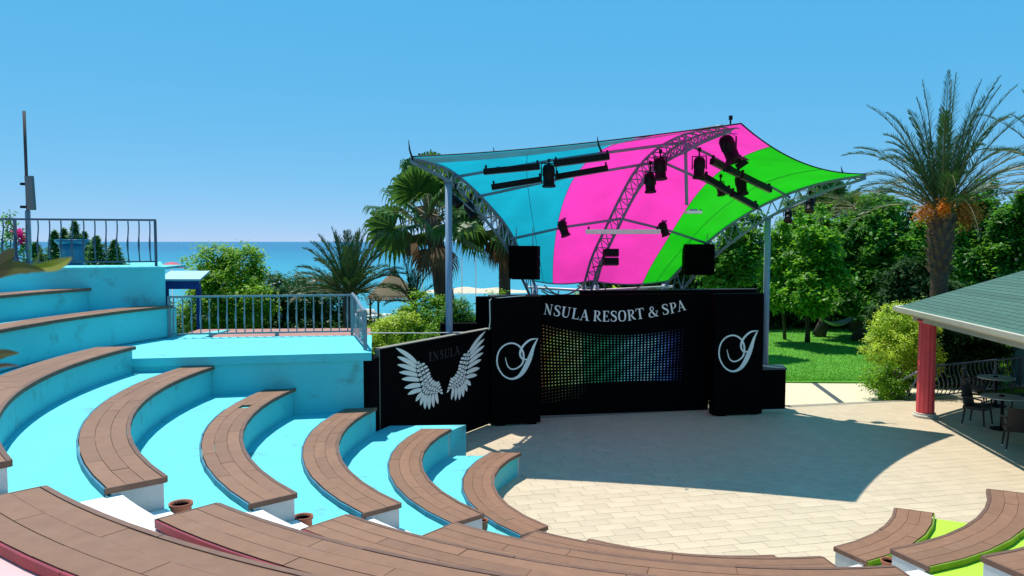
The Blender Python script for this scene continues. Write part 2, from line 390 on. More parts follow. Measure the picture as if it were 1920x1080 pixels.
def arc_poly(mb, r0, r1, a0, a1, kn, z0, z1, NK, e):
    """board between the fractions kn of an arc that is straight between its NK bend points"""
    def pt(r, t):
        q = min(max(t * NK, 0), NK); i = min(int(q + 1e-9), NK - 1); f = q - i
        A = pol(r, a0(r) + (a1(r) - a0(r)) * i / NK); B = pol(r, a0(r) + (a1(r) - a0(r)) * (i + 1) / NK); return A + (B - A) * f
    n = len(kn) - 1; vs = []; Ls = abs(a1(r0) - a0(r0)) * r0
    for i, t in enumerate(kn):
        if i == 0: t = t + e / Ls
        if i == n: t = t - e / Ls
        for r in (r0, r1):
            P = pt(r, t); vs += [(P.x, P.y, z0), (P.x, P.y, z1)]
    fs = []
    for i in range(n):
        a = i * 4; b = a + 4; fs += [(a+1, a+3, b+3, b+1), (a, b, b+2, a+2), (a, a+1, b+1, b), (a+2, b+2, b+3, a+3)]
    fs += [(0, 2, 3, 1), (n*4, n*4+1, n*4+3, n*4+2)]
    mb.add(vs, fs)
def lerp_a(a0, a1, t): return lambda r: a0(r) * (1 - t) + a1(r) * t
def shift_a(a, d): return lambda r: a(r) + d / r
def make_bench(k, a0, a1, label, paint, fascia, ends, segl, group, kink):
    r0, z, w = RIN[k], ZS[k], WD[k]; zb = ZT[k-1] if k else 0.0
    mid = pol(r0, (a0(r0) + a1(r0)) / 2, zb)
    t = thing('curved_bench', label, 'bench', mid, group=group)
    g = MB(); arc_block(g, r0, r0 + w - .09, shift_a(a0, .03), shift_a(a1, -.03), zb - .1, z - .033); g.build('base', paint, t)
    for side in ends:
        g = MB()
        if side == 1: arc_block(g, r0 - .004, r0 + w - .03, shift_a(a1, -.03), shift_a(a1, .012), zb - .1, z - .053, 1)
        else: arc_block(g, r0 - .004, r0 + w - .03, shift_a(a0, -.012), shift_a(a0, .03), zb - .1, z - .053, 1)
        g.build('end_wall', M_END, t)
    # planks: three strips, staggered joints
    L = abs(a1(r0) - a0(r0)) * r0
    strips = 3; ov = .035
    ri, ro = r0 - ov + .035, r0 + w
    nb = max(2, round(L / segl)); NK = max(3, round(L / kink))
    for s in range(strips):
        ra = ri + (ro - ri) * s / strips + .0022; rb = ri + (ro - ri) * (s + 1) / strips - .0022
        off = (0, .5, .22)[s] if kink is False else (0, .5, 0)[s]
        cuts = [0.0] + [min(max((i + off + random.uniform(-.05, .05)) / nb, 0), 1) for i in range(0 if off > .05 else 1, nb)] + [1.0]
        for i in range(len(cuts) - 1):
            c0, c1 = cuts[i], cuts[i + 1]
            if c1 - c0 < .02: continue
            if k == 3 and paint is M_BLUE and s == 1 and i == 1: c1 -= .035
            g = MB(); e = .0028
            dz = random.uniform(-.0015, .002)
            kn = [c0] + [q / NK for q in range(1, NK) if c0 + .01 < q / NK < c1 - .01] + [c1]
            arc_poly(g, ra, rb, a0, a1, kn, z - .030, z, NK, e)
            o = g.build('plank', M_PLANK, t)
            o.location.z += dz
    # edge boards (slightly raised nosing) and painted fascia behind
    ne = max(2, round(L / 1.7))
    for i in range(ne):
        g = MB(); b0 = shift_a(lerp_a(a0, a1, i / ne), .004); b1 = shift_a(lerp_a(a0, a1, (i + 1) / ne), -.004)
        kn = [i / ne] + [q / NK for q in range(1, NK) if i / ne + .01 < q / NK < (i + 1) / ne - .01] + [(i + 1) / ne]; arc_poly(g, r0 - .045, r0 - .003, a0, a1, kn, z - .052, z + .003, NK, .003)
        o = g.build('edge_board', M_EDGE, t); o.location.z += random.uniform(-.004, .003)
    for i in range(ne):
        g = MB(); b0 = shift_a(lerp_a(a0, a1, i / ne), .003); b1 = shift_a(lerp_a(a0, a1, (i + 1) / ne), -.003)
        dr = random.uniform(0, .008)
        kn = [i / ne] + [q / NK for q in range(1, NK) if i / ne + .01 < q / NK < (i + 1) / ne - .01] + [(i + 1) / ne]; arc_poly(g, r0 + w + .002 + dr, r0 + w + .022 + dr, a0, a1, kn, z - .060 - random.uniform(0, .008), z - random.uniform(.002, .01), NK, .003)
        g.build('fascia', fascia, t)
    for side, aa in ((1, a1), (0, a0)):
        if side in ends:
            g = MB()
            if side == 1: arc_block(g, r0 - .03, r0 + w + .02, shift_a(aa, .001), shift_a(aa, .018), z - .05, z + .002, 1)
            else: arc_block(g, r0 - .03, r0 + w + .02, shift_a(aa, -.018), shift_a(aa, -.001), z - .05, z + .002, 1)
            g.build('end_board', M_EDGE, t)
    return t
ORD = ['first', 'second', 'third', 'fourth', 'fifth', 'sixth', 'seventh', 'eighth']
# treads
def tread(name, k, a0, a1, m, rext=.06, rin=.05):
    g = MB(); r1 = RIN[k+1] + rext
    arc_block(g, RIN[k] + rin, r1, a0, a1, ZT[k] - .6, ZT[k]); return struct(g.build(name, m))
L1 = lambda Y: ((0, Y), (-3, Y))
TF = [L1(13.9), ((-1.0, 14.45), (-3.0, 14.35)), ((-2.4, 13.9), (-6.6, 13.15)), ((-2.4, 13.9), (-6.6, 13.15)), ((-2.4, 13.9), (-6.6, 13.15)), ((-6.33, 12.99), (-7.3, 16.1)), ((-7.0, 16.1), (-12, 14.5)), ((-7.0, 16.1), (-12, 14.5))]
for k in range(8):
    fl = (lambda ln: (lambda r: th_line(r, *ln)))(TF[k])
    if k == 5: fl = lambda r: R_(174.5) if r < 9.25 else R_(150)
    zk_ = ZT[5]
    if k == 5: ZT[5] = ZSL_ - .005
    tread('seating_step', k, fl, const(NEAR_L), M_BLUE)
    ZT[5] = zk_
    gap = lambda d: (lambda r: R_(d) + .002 / r)
    tread('aisle_step', k, gap(NEAR_L), const(MID0[k] + .2), M_WHITE, .36, .35)
    tread('seating_step', k, gap(MID0[k] + .2), const(MID1), M_PINK)
    tread('aisle_step', k, gap(MID1), const(RGT0[min(k, 4)]), M_WHITE, .36, .35)
    tread('seating_step', k, gap(RGT0[min(k, 4)]), const(RGT1), M_GREEN)
# half steps in the two aisles
for k in range(8):
    zl = ZT[k-1] if k else 0.0
    for a, b in ((NEAR_L + .02 / RIN[k] * 57.3, MID0[k] - .4), (MID1 + .4, RGT0[min(k, 4)] - .02 / RIN[k] * 57.3)):
        g = MB(); arc_block(g, RIN[k] - .02, RIN[k] + .349, const(a), const(b), zl - .1, (zl + ZT[k]) / 2); struct(g.build('aisle_half_step', M_WHITE if k else M_STONE))
gg = MB(); arc_block(gg, RIN[8] + .07, RIN[8] + 6, const(150), const(334), 2.9, ZT[7] + .002); struct(gg.build('upper_walkway', M_PINK))
for k in range(8):
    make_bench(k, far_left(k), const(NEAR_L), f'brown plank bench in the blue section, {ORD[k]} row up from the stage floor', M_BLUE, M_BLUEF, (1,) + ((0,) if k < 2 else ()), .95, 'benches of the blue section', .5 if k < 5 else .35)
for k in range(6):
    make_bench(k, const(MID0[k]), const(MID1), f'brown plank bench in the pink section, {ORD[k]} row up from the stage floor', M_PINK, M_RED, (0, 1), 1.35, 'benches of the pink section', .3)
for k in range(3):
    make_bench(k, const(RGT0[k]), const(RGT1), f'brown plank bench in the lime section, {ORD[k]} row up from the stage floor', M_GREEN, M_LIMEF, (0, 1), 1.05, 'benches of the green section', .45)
# terracotta pots on the tiers beside the aisles
def pot(P, r, h, label):
    prof = [(r*.62, 0), (r*.78, h*.2), (r*.92, h*.55), (r*.86, h*.8), (r*1.0, h*.84), (r*1.02, h), (r*.9, h), (r*.84, h*.82), (r*.8, h*.7), (.01, h*.68)]
    t = thing('flower_pot', label, 'pot', P, group='empty terracotta pots on the tiers')
    g = MB(); g.lathe([(a, z) for a, z in prof[:5]], P, 18); o = g.build('body', M_TERRA, t, True)
    g = MB(); g.lathe([(a, z) for a, z in prof[4:]], P, 18); g.build('rim', M_TERRA, t, True)
    g = MB(); g.lathe([(.01, h*.66), (r*.8, h*.66), (r*.8, h*.70), (.01, h*.71)], P, 14); g.build('soil', M_EARTH, t)
for (u, v, k, r, h, lab) in ((340, 982, 4, .105, .2, 'small empty terracotta pot on the blue tier below the fifth bench end'), (569, 1003, 3, .10, .2, 'small empty terracotta pot on the blue tier below the fourth bench end'),
                             (903, 1002, 1, .09, .2, 'small empty terracotta pot on the blue tier below the second bench end'), (1668, 1082, 1, .10, .2, 'small empty terracotta pot on the lime tier in the green section')):
    P = at_z(u, v, ZT[k-1]); pot(P, r, h, lab)

# ------------------------------------------------------------------ terrace, high wall, railings
ZSL, ZUP = 2.25, 3.69
tw = thing('terrace_wall', 'blue painted terrace block with pale top that the middle bench rows run into', 'wall', (-4.5, 14.2, 0))
g = MB(); g.prism([(-6.36, 13.02), (-2.62, 13.71), (-3.33, 17.9), (-7.0, 17.3)], -.6, ZSL - .14); g.build('wall', M_BLUE, tw)
g = MB(); g.prism([(-6.355, 12.985), (-2.47, 13.70), (-2.93, 16.3), (-6.98, 15.82)], ZSL - .14, ZSL); g.build('coping', M_BLUE, tw)
g = MB(); g.prism([(-6.98, 15.825), (-2.96, 16.305), (-3.25, 17.95), (-7.1, 17.7)], ZSL - .13, ZSL - .035); g.build('deck', M_DECK, tw)
hw = thing('high_wall', 'tall blue wall behind the upper bench rows carrying the upper railing', 'wall', (-8, 16, 0))
g = MB(); g.prism([(-7.04, 15.9), (-12.5, 14.14), (-16, 22), (-9.85, 22)], -.6, ZUP - .05); g.build('wall', M_BLUE, hw)
g = MB(); g.prism([(-7.02, 15.87), (-12.5, 14.10), (-13, 16.2), (-7.2, 17.3)], ZUP - .05, ZUP); g.build('coping', M_BLUE, hw)

def baluster_mesh(h, belly, r=.0135, n=5, knob=True):
    pts = []; rr = []
    for i in range(11):
        t = i / 10
        off = belly * (math.sin(math.pi * min(1, t / .72)) if t < .72 else -.25 * math.sin(math.pi * (t - .72) / .28))
        pts.append((0, -off, t * h)); rr.append(r * (1.7 if knob and i == 4 else (1.35 if i in (3, 5) and knob else 1)))
    g = MB(); g.tube(pts, rr, n)
    return g
def railing(name, label, P, Q, h, nbal, belly, posts, z, mat_, flip=False):
    P = Vector((*P, z)); Q = Vector((*Q, z)); d = (Q - P); Ln = d.length; d.normalize(); ang = math.atan2(d.y, d.x)
    t = thing(name, label, 'railing', P)
    up = Vector((0, 0, 1)); Mr = Matrix.Rotation(ang, 4, 'Z')
    g = MB(); g.box(P + d * Ln/2 + up * (h - .02), (Ln + .04, .05, .04), Mr); g.build('top_rail', mat_, t)
    g = MB(); g.box(P + d * Ln/2 + up * .10, (Ln, .035, .03), Mr); g.build('bottom_rail', mat_, t)
    for s in posts:
        g = MB(); g.box(P + d * (s * Ln) + up * (h/2 - .02), (.05, .05, h - .04), Mr); g.build('post', mat_, t)
    bm = baluster_mesh(h - .16, belly * (-1 if flip else 1)); proto = None
    for i in range(nbal):
        s = (i + .5) / nbal * Ln
        if proto is None:
            proto = bm.build('baluster', mat_, t, org=(0, 0, 0)); o = proto
        else:
            o = proto.copy(); COL.objects.link(o)
        o.location = d * s + up * .115; o.rotation_euler = (0, 0, ang + random.gauss(0, .06))
    return t
ra = at_z(318, 632, ZSL); rb = at_z(660, 627, ZSL); rc = at_z(685, 656, ZSL)
rt = railing('railing', 'grey blue metal railing with slim balusters along the terrace edge', (ra.x + .05, 15.85), (rb.x, rb.y), .88, 21, .035, (0, 1), ZSL - .03, M_RAIL)
for f_ in (.22, .58):
    g = MB(); q_ = vlerp(Vector((ra.x + .05, 15.85, ZSL - .03)), Vector((rb.x, rb.y, ZSL - .03)), f_); g.box(q_ + Vector((0, 0, .05)), (.07, .05, .10)); g.build('foot', M_RAIL, rt)
# short side wing of that railing with a scroll
P, Q = Vector((rb.x + .02, rb.y, ZSL)), Vector((rc.x, rc.y, ZSL))
t = thing('railing_end_panel', 'sloping metal railing panel with scrolls at the terrace corner above the black wall', 'railing', Q)
d = (Q - P); Ln = d.length; dn = d.normalized()
g = MB(); g.tube([P + Vector((0, 0, .86)), P + d * .35 + Vector((0, 0, .82)), P + d * .7 + Vector((0, 0, .73)), Q + Vector((0, 0, .70))], .028, 6); g.build('top_rail', M_RAIL, t)
g = MB(); g.tube([P + Vector((0, 0, .07)), Q + Vector((0, 0, .07))], .02, 6); g.build('bottom_rail', M_RAIL, t)
g = MB(); g.box(Q + Vector((0, 0, .36)), (.06, .06, .72)); g.build('post', M_RAIL, t)
for cz, rad, ctr in ((.36, .25, .7), (.36, .16, .7), (.36, .14, .28)):
    g = MB(); c0 = P + d * ctr
    g.tube([c0 + dn * (rad * math.cos(a)) + Vector((0, 0, cz + rad * math.sin(a))) for a in [i * 2 * math.pi / 20 for i in range(21)]], .012, 5, False); g.build('scroll', M_RAIL, t)
for i in range(9):
    g = MB(); c0 = P + d * (.06 + .1 * i); g.tube([c0 + Vector((0, 0, .07)), c0 + Vector((0, 0, .84 - .13 * i / 9))], .009, 5); g.build('bar', M_RAIL, t)
# upper railing
ua = at_z(293, 499, ZUP)
railing('railing', 'dark bellied metal railing along the top of the tall blue wall', (ua.x, ua.y), (-12.2, 15.05), .98, 24, .07, (0, .52, 1), ZUP - .005, mat('dark rail paint', (.06, .085, .13), .45), flip=True)
# mast with a panel antenna
mp_ = at_y(55, 497, 15.9); mt = at_y(45, 208, 15.9)
t = thing('antenna_mast', 'thin grey mast with a flat box fixed to it, standing by the upper railing', 'mast', (mp_.x, mp_.y, ZUP))
g = MB(); g.tube([(mp_.x, mp_.y, ZUP - .05), at_y(52, 395, 15.9)], .052, 8); g.build('lower_tube', M_RAIL, t, True)
g = MB(); g.tube([at_y(52, 396, 15.9), mt], .03, 8); g.build('upper_tube', mat('rust steel', (.05, .04, .04), .7), t, True)
pc = at_y(57, 362, 15.82); g = MB(); g.box(pc, (.14, .09, .68), Matrix.Rotation(R_(-2.2), 4, 'Y')); pn = g.build('antenna_panel', mat('antenna plastic', (.12, .13, .135), .5), t)
for v in (345, 388):
    g = MB(); g.box(at_y(49, v, 15.88), (.2, .08, .05)); g.build('bracket', M_DARK, t)
# glazed planter on the upper deck
P = at_z(140, 499, ZUP); P = Vector((-9.75, 17.4, ZUP - .05))
t = thing('planter', 'large teal glazed planter with a flared rim behind the upper railing', 'planter', P)
g = MB(); g.lathe([(.24, 0), (.25, .15), (.24, .35), (.28, .50)], P, 20); g.build('body', M_TEALP, t, True)
g = MB(); g.lathe([(.28, .50), (.33, .54), (.35, .60), (.31, .61), (.26, .55)], P, 20); g.build('rim', M_TEALP, t, True)
# kiosk roof peeping beside the high wall
P = at_y(345, 520, 19.5)
t = thing('kiosk', 'small kiosk with a pale blue sheet roof and deep blue fascia beside the high wall', 'kiosk', (P.x, P.y, 0))
zt_ = P.z
g = MB(); x0, x1 = at_y(300, 520, 19.5).x, at_y(378, 520, 19.5).x
g.add([(x0, 19.4, zt_ - .04), (x1, 19.4, zt_ - .04), (x1 - .03, 20.1, zt_ + .14), (x0, 20.1, zt_ + .14), (x0, 19.4, zt_ - .09), (x1, 19.4, zt_ - .09), (x1 - .03, 20.1, zt_ + .09), (x0, 20.1, zt_ + .09)], [(0,1,2,3),(7,6,5,4),(0,4,5,1),(1,5,6,2),(2,6,7,3),(3,7,4,0)]); g.build('roof_sheet', M_HUT, t)
g = MB(); g.box(((x0+x1)/2 - .02, 19.46, zt_ - .19), (x1 - x0 - .06, .05, .2)); g.build('fascia', M_HUTB, t)
for x in (x0 + .1, x1 - .12):
    g = MB(); g.box((x, 19.6, (zt_ - .1)/2 - .15), (.1, .1, zt_ + .1)); g.build('post', M_HUTB, t)

# ------------------------------------------------------------------ stage panels and prints
def smooth(pts, n=6):
    out = []
    P = [pts[0]] + list(pts) + [pts[-1]]
    for i in range(1, len(P) - 2):
        a, b, c, d = [np.array(x, float) for x in P[i-1:i+3]]
        for k in range(n):
            t = k / n
            out.append(.5 * (2*b + (c-a)*t + (2*a-5*b+4*c-d)*t*t + (3*b-a-3*c+d)*t**3))
    out.append(np.array(pts[-1], float)); return out
def stroke2(pts, wid, sm=True):
    """ribbon polygons in 2-D; wid: list of widths at the control points"""
    q = smooth([(*p, w) for p, w in zip(pts, wid)]) if sm else [np.array((*p, w), float) for p, w in zip(pts, wid)]
    polys = []; L = []; Rr = []
    for i in range(len(q)):
        a = q[max(i-1, 0)][:2]; b = q[min(i+1, len(q)-1)][:2]; d = b - a; d = d / (np.linalg.norm(d) + 1e-9); nn = np.array((-d[1], d[0]))
        L.append(q[i][:2] + nn * q[i][2] / 2); Rr.append(q[i][:2] - nn * q[i][2] / 2)
    for i in range(len(q) - 1): polys.append([Rr[i], Rr[i+1], L[i+1], L[i]])
    return polys
def decal(wall, polys, off, name, m, parent):
    g = MB()
    for p in polys:
        g.add([wall.pt(a, z, off) for a, z in p], [tuple(range(len(p)))])
    return g.build(name, m, parent)
def panel_box(wall, s0, s1, z0, z1, th, back=0.0):
    g = MB(); vs = []
    for off in (back, back - th):
        vs += [wall.pt(s0, z0, off), wall.pt(s1, z0, off), wall.pt(s1, z1, off), wall.pt(s0, z1, off)]
    g.add(vs, [(0,1,2,3),(7,6,5,4),(1,0,4,5),(2,1,5,6),(3,2,6,7),(0,3,7,4)]); return g
# script initial, traced in panel-local units (panel 1.13 wide)
def initial(wall, parent, f):
    sc = f
    stem = [(1175,455),(1150,505),(1120,590),(1085,660),(1050,697),(1005,710),(958,688),(926,640),(917,590),(930,535),(965,497),(1010,484),(1050,497),(1078,530),(1086,570),(1078,612),(1048,640),(1012,648),(985,628),(970,575)]
    sw = [4,16,30,28,18,11,9,9,9,9,9,9,10,11,12,11,9,8,7,4]
    hook = [(1178,455),(1130,462),(1090,492),(1068,528),(1064,560),(1080,585),(1110,585),(1130,572),(1147,555)]
    hw_ = [3,11,13,14,12,9,9,7,3]
    def cv(p): return [wall.hit(*sc(*q)) for q in p]
    k = wall.hit(*sc(1000, 600)); k2 = wall.hit(*sc(1100, 600)); u = abs(k2[0] - k[0]) / 100
    decal(wall, stroke2(cv(stem), [w * u for w in sw]), .004, 'initial_print', M_PRINTW, parent)
    decal(wall, stroke2(cv(hook), [w * u for w in hw_]), .0055, 'initial_print', M_PRINTW, parent)
Z7 = lambda x, y: (660 + x * .2963, 500 + y * .2963)
ZP = 2.95
WJ = Wall((-.46, 17.60), (.66, 17.86))
t = thing('stage_flat', 'tall black panel with a silver script initial between the winged wall and the screen', 'panel', (0.1, 17.7, 0))
panel_box(WJ, 0, WJ.L, .05, ZP, .35).build('board', M_BLACK, t)
for s in (.12, WJ.L - .3):
    panel_box(WJ, s, s + .2, 0, .05, .3, -.02).build('foot', M_BLACK, t)
panel_box(WJ, -.01, WJ.L + .01, ZP + .001, ZP + .03, .37, .01).build('top_trim', mat('scuffed black trim', (.03, .03, .03), .6), t)
initial(WJ, t, Z7)
WK = Wall((4.86, 18.62), (6.08, 18.86))
t = thing('stage_flat', 'tall black panel with a silver script initial beside the low black cabinet', 'panel', (5.4, 18.7, 0))
panel_box(WK, 0, WK.L, .03, ZP, .3).build('board', M_BLACK, t)
for s in (.1, WK.L - .3): panel_box(WK, s, s + .2, 0, .03, .26, -.02).build('foot', M_BLACK, t)
Z4 = lambda x, y: (980 + x * .2963, 500 + y * .2963)
def zk(x, y):   # same letter, mapped from the first tracing onto the second panel
    return Z4(1242 + (x - 917) * (1490 - 1242) / (1178 - 917), 405 + (y - 455) * (662 - 405) / (710 - 455))
initial(WK, t, zk)
# backdrop
WB = Wall((0.71, 18.75), (4.92, 19.42))
t = thing('stage_backdrop', 'wide black printed screen with arched white lettering and rainbow dots', 'backdrop', (2.8, 19.1, 0))
panel_box(WB, -1.1, 4.25, .0, 2.92, .12).build('board', M_BLACK, t)
Z6 = lambda x, y: (1000 + x * .22222, 540 + y * .22222)
TH_, TN_ = .17, .06
def serif(x, y, w=.2): return ([(x - w/2, y), (x + w/2, y)], [.055, .055], False)
GL = {
 'I': (.36, [([(.18,.02),(.18,.98)],[TH_]*2,False), serif(.18,.03,.34), serif(.18,.97,.34)]),
 'N': (.95, [([(.17,.02),(.17,.97)],[TN_]*2,False), ([(.15,.97),(.80,.03)],[TH_]*2,False), ([(.80,.0),(.80,.97)],[TN_]*2,False), serif(.17,.03,.3), serif(.12,.97,.24), serif(.80,.97,.3)]),
 'S': (.62, [([(.53,.74),(.50,.90),(.31,.97),(.13,.90),(.11,.73),(.25,.58),(.43,.46),(.53,.28),(.48,.1),(.29,.03),(.12,.08),(.07,.26)],[.05,.06,.07,.12,.15,.17,.17,.15,.12,.07,.06,.05],True), ([(.53,.97),(.53,.72)],[.03,.05],False), ([(.07,.03),(.07,.28)],[.03,.05],False)]),
 'U': (.88, [([(.19,.97),(.19,.5),(.21,.2),(.40,.04),(.62,.10),(.71,.3),(.72,.6),(.72,.97)],[TH_,TH_,.15,.09,.07,TN_,TN_,TN_],True), serif(.19,.97,.36), serif(.72,.97,.28)]),
 'L': (.72, [([(.2,.02),(.2,.98)],[TH_]*2,False), serif(.2,.97,.36), ([(.06,.03),(.66,.03)],[.055,.06],False), ([(.655,.0),(.68,.26)],[.08,.03],False)]),
 'A': (.95, [([(.46,1.0),(.14,.02)],[TN_]*2,False), ([(.44,1.0),(.78,.02)],[TH_]*2,False), ([(.25,.33),(.62,.33)],[.055]*2,False), serif(.13,.03,.28), serif(.79,.03,.34)]),
 'R': (.90, [([(.2,.02),(.2,.98)],[TH_]*2,False), serif(.2,.03,.34), serif(.14,.97,.24), ([(.2,.96),(.42,.96),(.60,.88),(.63,.73),(.56,.58),(.40,.50),(.2,.50)],[.055,.06,.12,.17,.12,.06,.055],True), ([(.40,.50),(.62,.2),(.86,.03)],[.12,.16,.08],True)]),
 'E': (.74, [([(.2,.02),(.2,.98)],[TH_]*2,False), ([(.04,.97),(.62,.97)],[.055]*2,False), ([(.04,.03),(.66,.03)],[.055]*2,False), ([(.2,.51),(.50,.51)],[.055]*2,False), ([(.61,1.0),(.62,.76)],[.07,.03],False), ([(.645,.0),(.68,.26)],[.08,.03],False), ([(.49,.40),(.49,.62)],[.05]*2,False)]),
 'O': (.88, [([(.44,.98),(.20,.88),(.12,.5),(.20,.12),(.44,.02),(.68,.12),(.76,.5),(.68,.88),(.44,.98)],[.06,.13,.17,.13,.06,.13,.17,.13,.06],True)]),
 'T': (.82, [([(.41,.02),(.41,.98)],[TH_]*2,False), serif(.41,.03,.36), ([(.05,.97),(.77,.97)],[.06]*2,False), ([(.06,1.0),(.04,.74)],[.07,.03],False), ([(.76,1.0),(.78,.74)],[.07,.03],False)]),
 'P': (.76, [([(.2,.02),(.2,.98)],[TH_]*2,False), serif(.2,.03,.36), serif(.14,.97,.24), ([(.2,.96),(.44,.96),(.62,.87),(.65,.71),(.58,.54),(.42,.46),(.2,.46)],[.055,.06,.12,.17,.12,.06,.055],True)]),
 '&': (1.0, [([(.95,.50),(.82,.24),(.62,.08),(.40,.02),(.17,.08),(.10,.25),(.20,.44),(.42,.58),(.56,.72),(.55,.90),(.42,.98),(.29,.90),(.28,.74),(.42,.50),(.62,.25),(.80,.08),(.97,.04)],[.05,.07,.06,.06,.12,.16,.12,.07,.08,.09,.06,.09,.12,.16,.17,.14,.05],True), ([(.78,.53),(1.0,.53)],[.05]*2,False)]),
}
def letters(wall, spec, ysc, Hm, off, m, parent, sc):
    base = [((x0 + x1) / 2, y) for _, x0, x1, y in spec]
    def yb(x):
        xs = [b[0] for b in base]; return float(np.interp(x, xs, [b[1] for b in base]))
    for i, (ch, x0, x1, y) in enumerate(spec):
        d = 12; 
        if len(spec) > 1:
            j0, j1 = max(0, i - 1), min(len(spec) - 1, i + 1); sl = (base[j1][1] - base[j0][1]) / (base[j1][0] - base[j0][0])
        else: sl = 0
        xm = (x0 + x1) / 2
        A = np.array(wall.hit(*sc(x0, y + sl * (x0 - xm)))); B = np.array(wall.hit(*sc(x1, y + sl * (x1 - xm))))
        wdt, strokes = GL[ch]; ux = (B - A) / wdt; uu = (B - A) / np.linalg.norm(B - A); uy = np.array((-uu[1], uu[0])) * Hm
        # keep letters upright rather than fully rotated
        for n_, (pts, wid, sm) in enumerate(strokes):
            q = [A + ux * p[0] + uy * p[1] for p in pts]; k = .5 * (Hm + np.linalg.norm(ux))
            decal(wall, stroke2([tuple(x) for x in q], [w * k for w in wid], sm), off + n_ * .0006, 'letter_stroke', m, parent) if False else _acc(wall, stroke2([tuple(x) for x in q], [w * k for w in wid], sm), off + n_ * .0006)
        _flush('letter', m, parent)
_buf = MB()
def _acc(wall, polys, off):
    for p in polys: _buf.add([wall.pt(a, z, off) for a, z in p], [tuple(range(len(p)))])
def _flush(name, m, parent):
    global _buf
    _buf.build(name, m, parent); _buf = MB()
spec = [('I',22,50,214),('N',85,152,226),('S',165,222,238),('U',230,306,250),('L',318,380,262),('A',388,468,274),('R',502,574,281),('E',580,642,283),('S',650,706,283),('O',714,788,280),('R',797,868,272),('T',868,940,261),('&',973,1056,245),('S',1092,1148,224),('P',1160,1216,211),('A',1222,1290,193)]
letters(WB, spec, 1, .262, .004, M_PRINTW, t, Z6)
# halftone dots
m, n, l, p = nmat('halftone print'); at = n.new('ShaderNodeAttribute'); at.attribute_name = 'dotcol'; l.new(at.outputs['Color'], p.inputs['Base Color']); p.inputs['Roughness'].default_value = .55
def hue(x):
    return np.array([np.interp(x, [60, 130, 260, 400, 430, 600, 720, 820, 960, 1060, 1150, 1270], ch) for ch in
        ([.75,.85,.82,.55,.05,.03,.05,.22,.30,.16,.07,.01], [.12,.40,.62,.55,.28,.26,.32,.55,.58,.30,.12,.02], [.03,.05,.12,.16,.09,.10,.20,.50,.72,.62,.40,.14])])
vs = []; fs = []; cols = []
qt = np.polyfit([80, 650, 1250], [312, 402, 345], 2); qb = np.polyfit([80, 650, 1250], [828, 785, 775], 2)
for ci in range(43):
    x = 66 + ci * 28.2
    for r in range(19 + 5):
        f = r / 18; y = np.polyval(qt, x) * (1 - f) + np.polyval(qb, x) * f; xx = x + (12 if False else 0) + 14 * math.sin((f - .5) * 2) * (700 - x) / 700
        low = r > 18
        if low and x > 470: continue
        br = 1.0 if not low else max(0, .22 - .03 * (r - 18)) * (1 - max(0, x - 250) / 260)
        br *= min(1, .28 + r * .24) if not low else 1
        br *= min(1, max(0, (1290 - x) / 160)) * (.75 + .25 * math.sin(ci * .9 + r))
        if br < .03: continue
        c0 = WB.hit(*Z6(xx, y)); rad = .0185 * (.75 + .25 * min(br, 1)); o = len(vs)
        sk = .45 * (r / 18 - .45) * (1 if x < 420 else .5)
        for k in range(8):
            a_ = k * math.pi / 4; vs.append(WB.pt(c0[0] + rad * math.cos(a_) * 1.05 , c0[1] + rad * (.92 * math.sin(a_) + sk * math.cos(a_)), .004))
        fs.append(tuple(range(o, o + 8))); cols.append(np.clip(hue(x) * br * 2.6, 0, .95))
g = MB(); g.add(vs, fs); o = g.build('dot_print', m, t)
ca = o.data.color_attributes.new('dotcol', 'FLOAT_COLOR', 'CORNER')
ca.data.foreach_set('color', np.repeat(np.concatenate([np.array(cols), np.ones((len(cols), 1))], 1), 8, axis=0).astype(np.float32).ravel())
# faint glow of the print: broad dim colour cells behind the dots are left to the board
# winged wall
WW = Wall((-2.43, 14.3), (-.47, 17.72))
t = thing('winged_wall', 'long black wall panel painted with a pair of white feathered wings', 'wall panel', (-1.5, 16, 0))
ztop = 2.225
panel_box(WW, 0, WW.L, .06, ztop, .12).build('board', M_BLACK, t)
panel_box(WW, .02, WW.L - .02, ztop + .001, ztop + .018, .13, .005).build('top_trim', mat('pale edge trim', (.28, .25, .2), .6), t)
panel_box(WW, -.012, -.001, .1, ztop, .10, .005).build('side_trim', mat('pale edge trim', (.28, .25, .2), .6), t)
def feather(root, tip, w, bend=0.0, n=7):
    r = np.array(root, float); p = np.array(tip, float); d = p - r; nn = np.array((-d[1], d[0])) 
    L = []; Rr = []
    for i in range(n + 1):
        s = i / n; prof = (math.sin(math.pi * min(1, (s * .86 + .10))) ** .55) * (1 if s < .75 else 1 - .55 * ((s - .75) / .25) ** 2)
        if i == n: prof = .12
        c_ = r + d * s + nn * bend * math.sin(math.pi * s); u = nn / np.linalg.norm(nn) * w / 2 * prof
        L.append(c_ + u); Rr.append(c_ - u)
    return L + Rr[::-1]
tips = [(278,515),(287,570),(287,620),(298,668),(314,712),(330,768),(352,808),(403,852),(432,878),(460,900),(488,902),(516,890),(543,868),(573,806)]
roots = [(412,612),(408,636),(412,662),(420,690),(430,718),(440,748),(446,776),(452,790),(462,800),(474,806),(494,806),(514,802),(532,796),(552,780)]
wid = [30,32,31,31,32,34,30,26,24,26,25,23,22,17]
sw_ = WW.hit(*Z7(586, 800))[0]
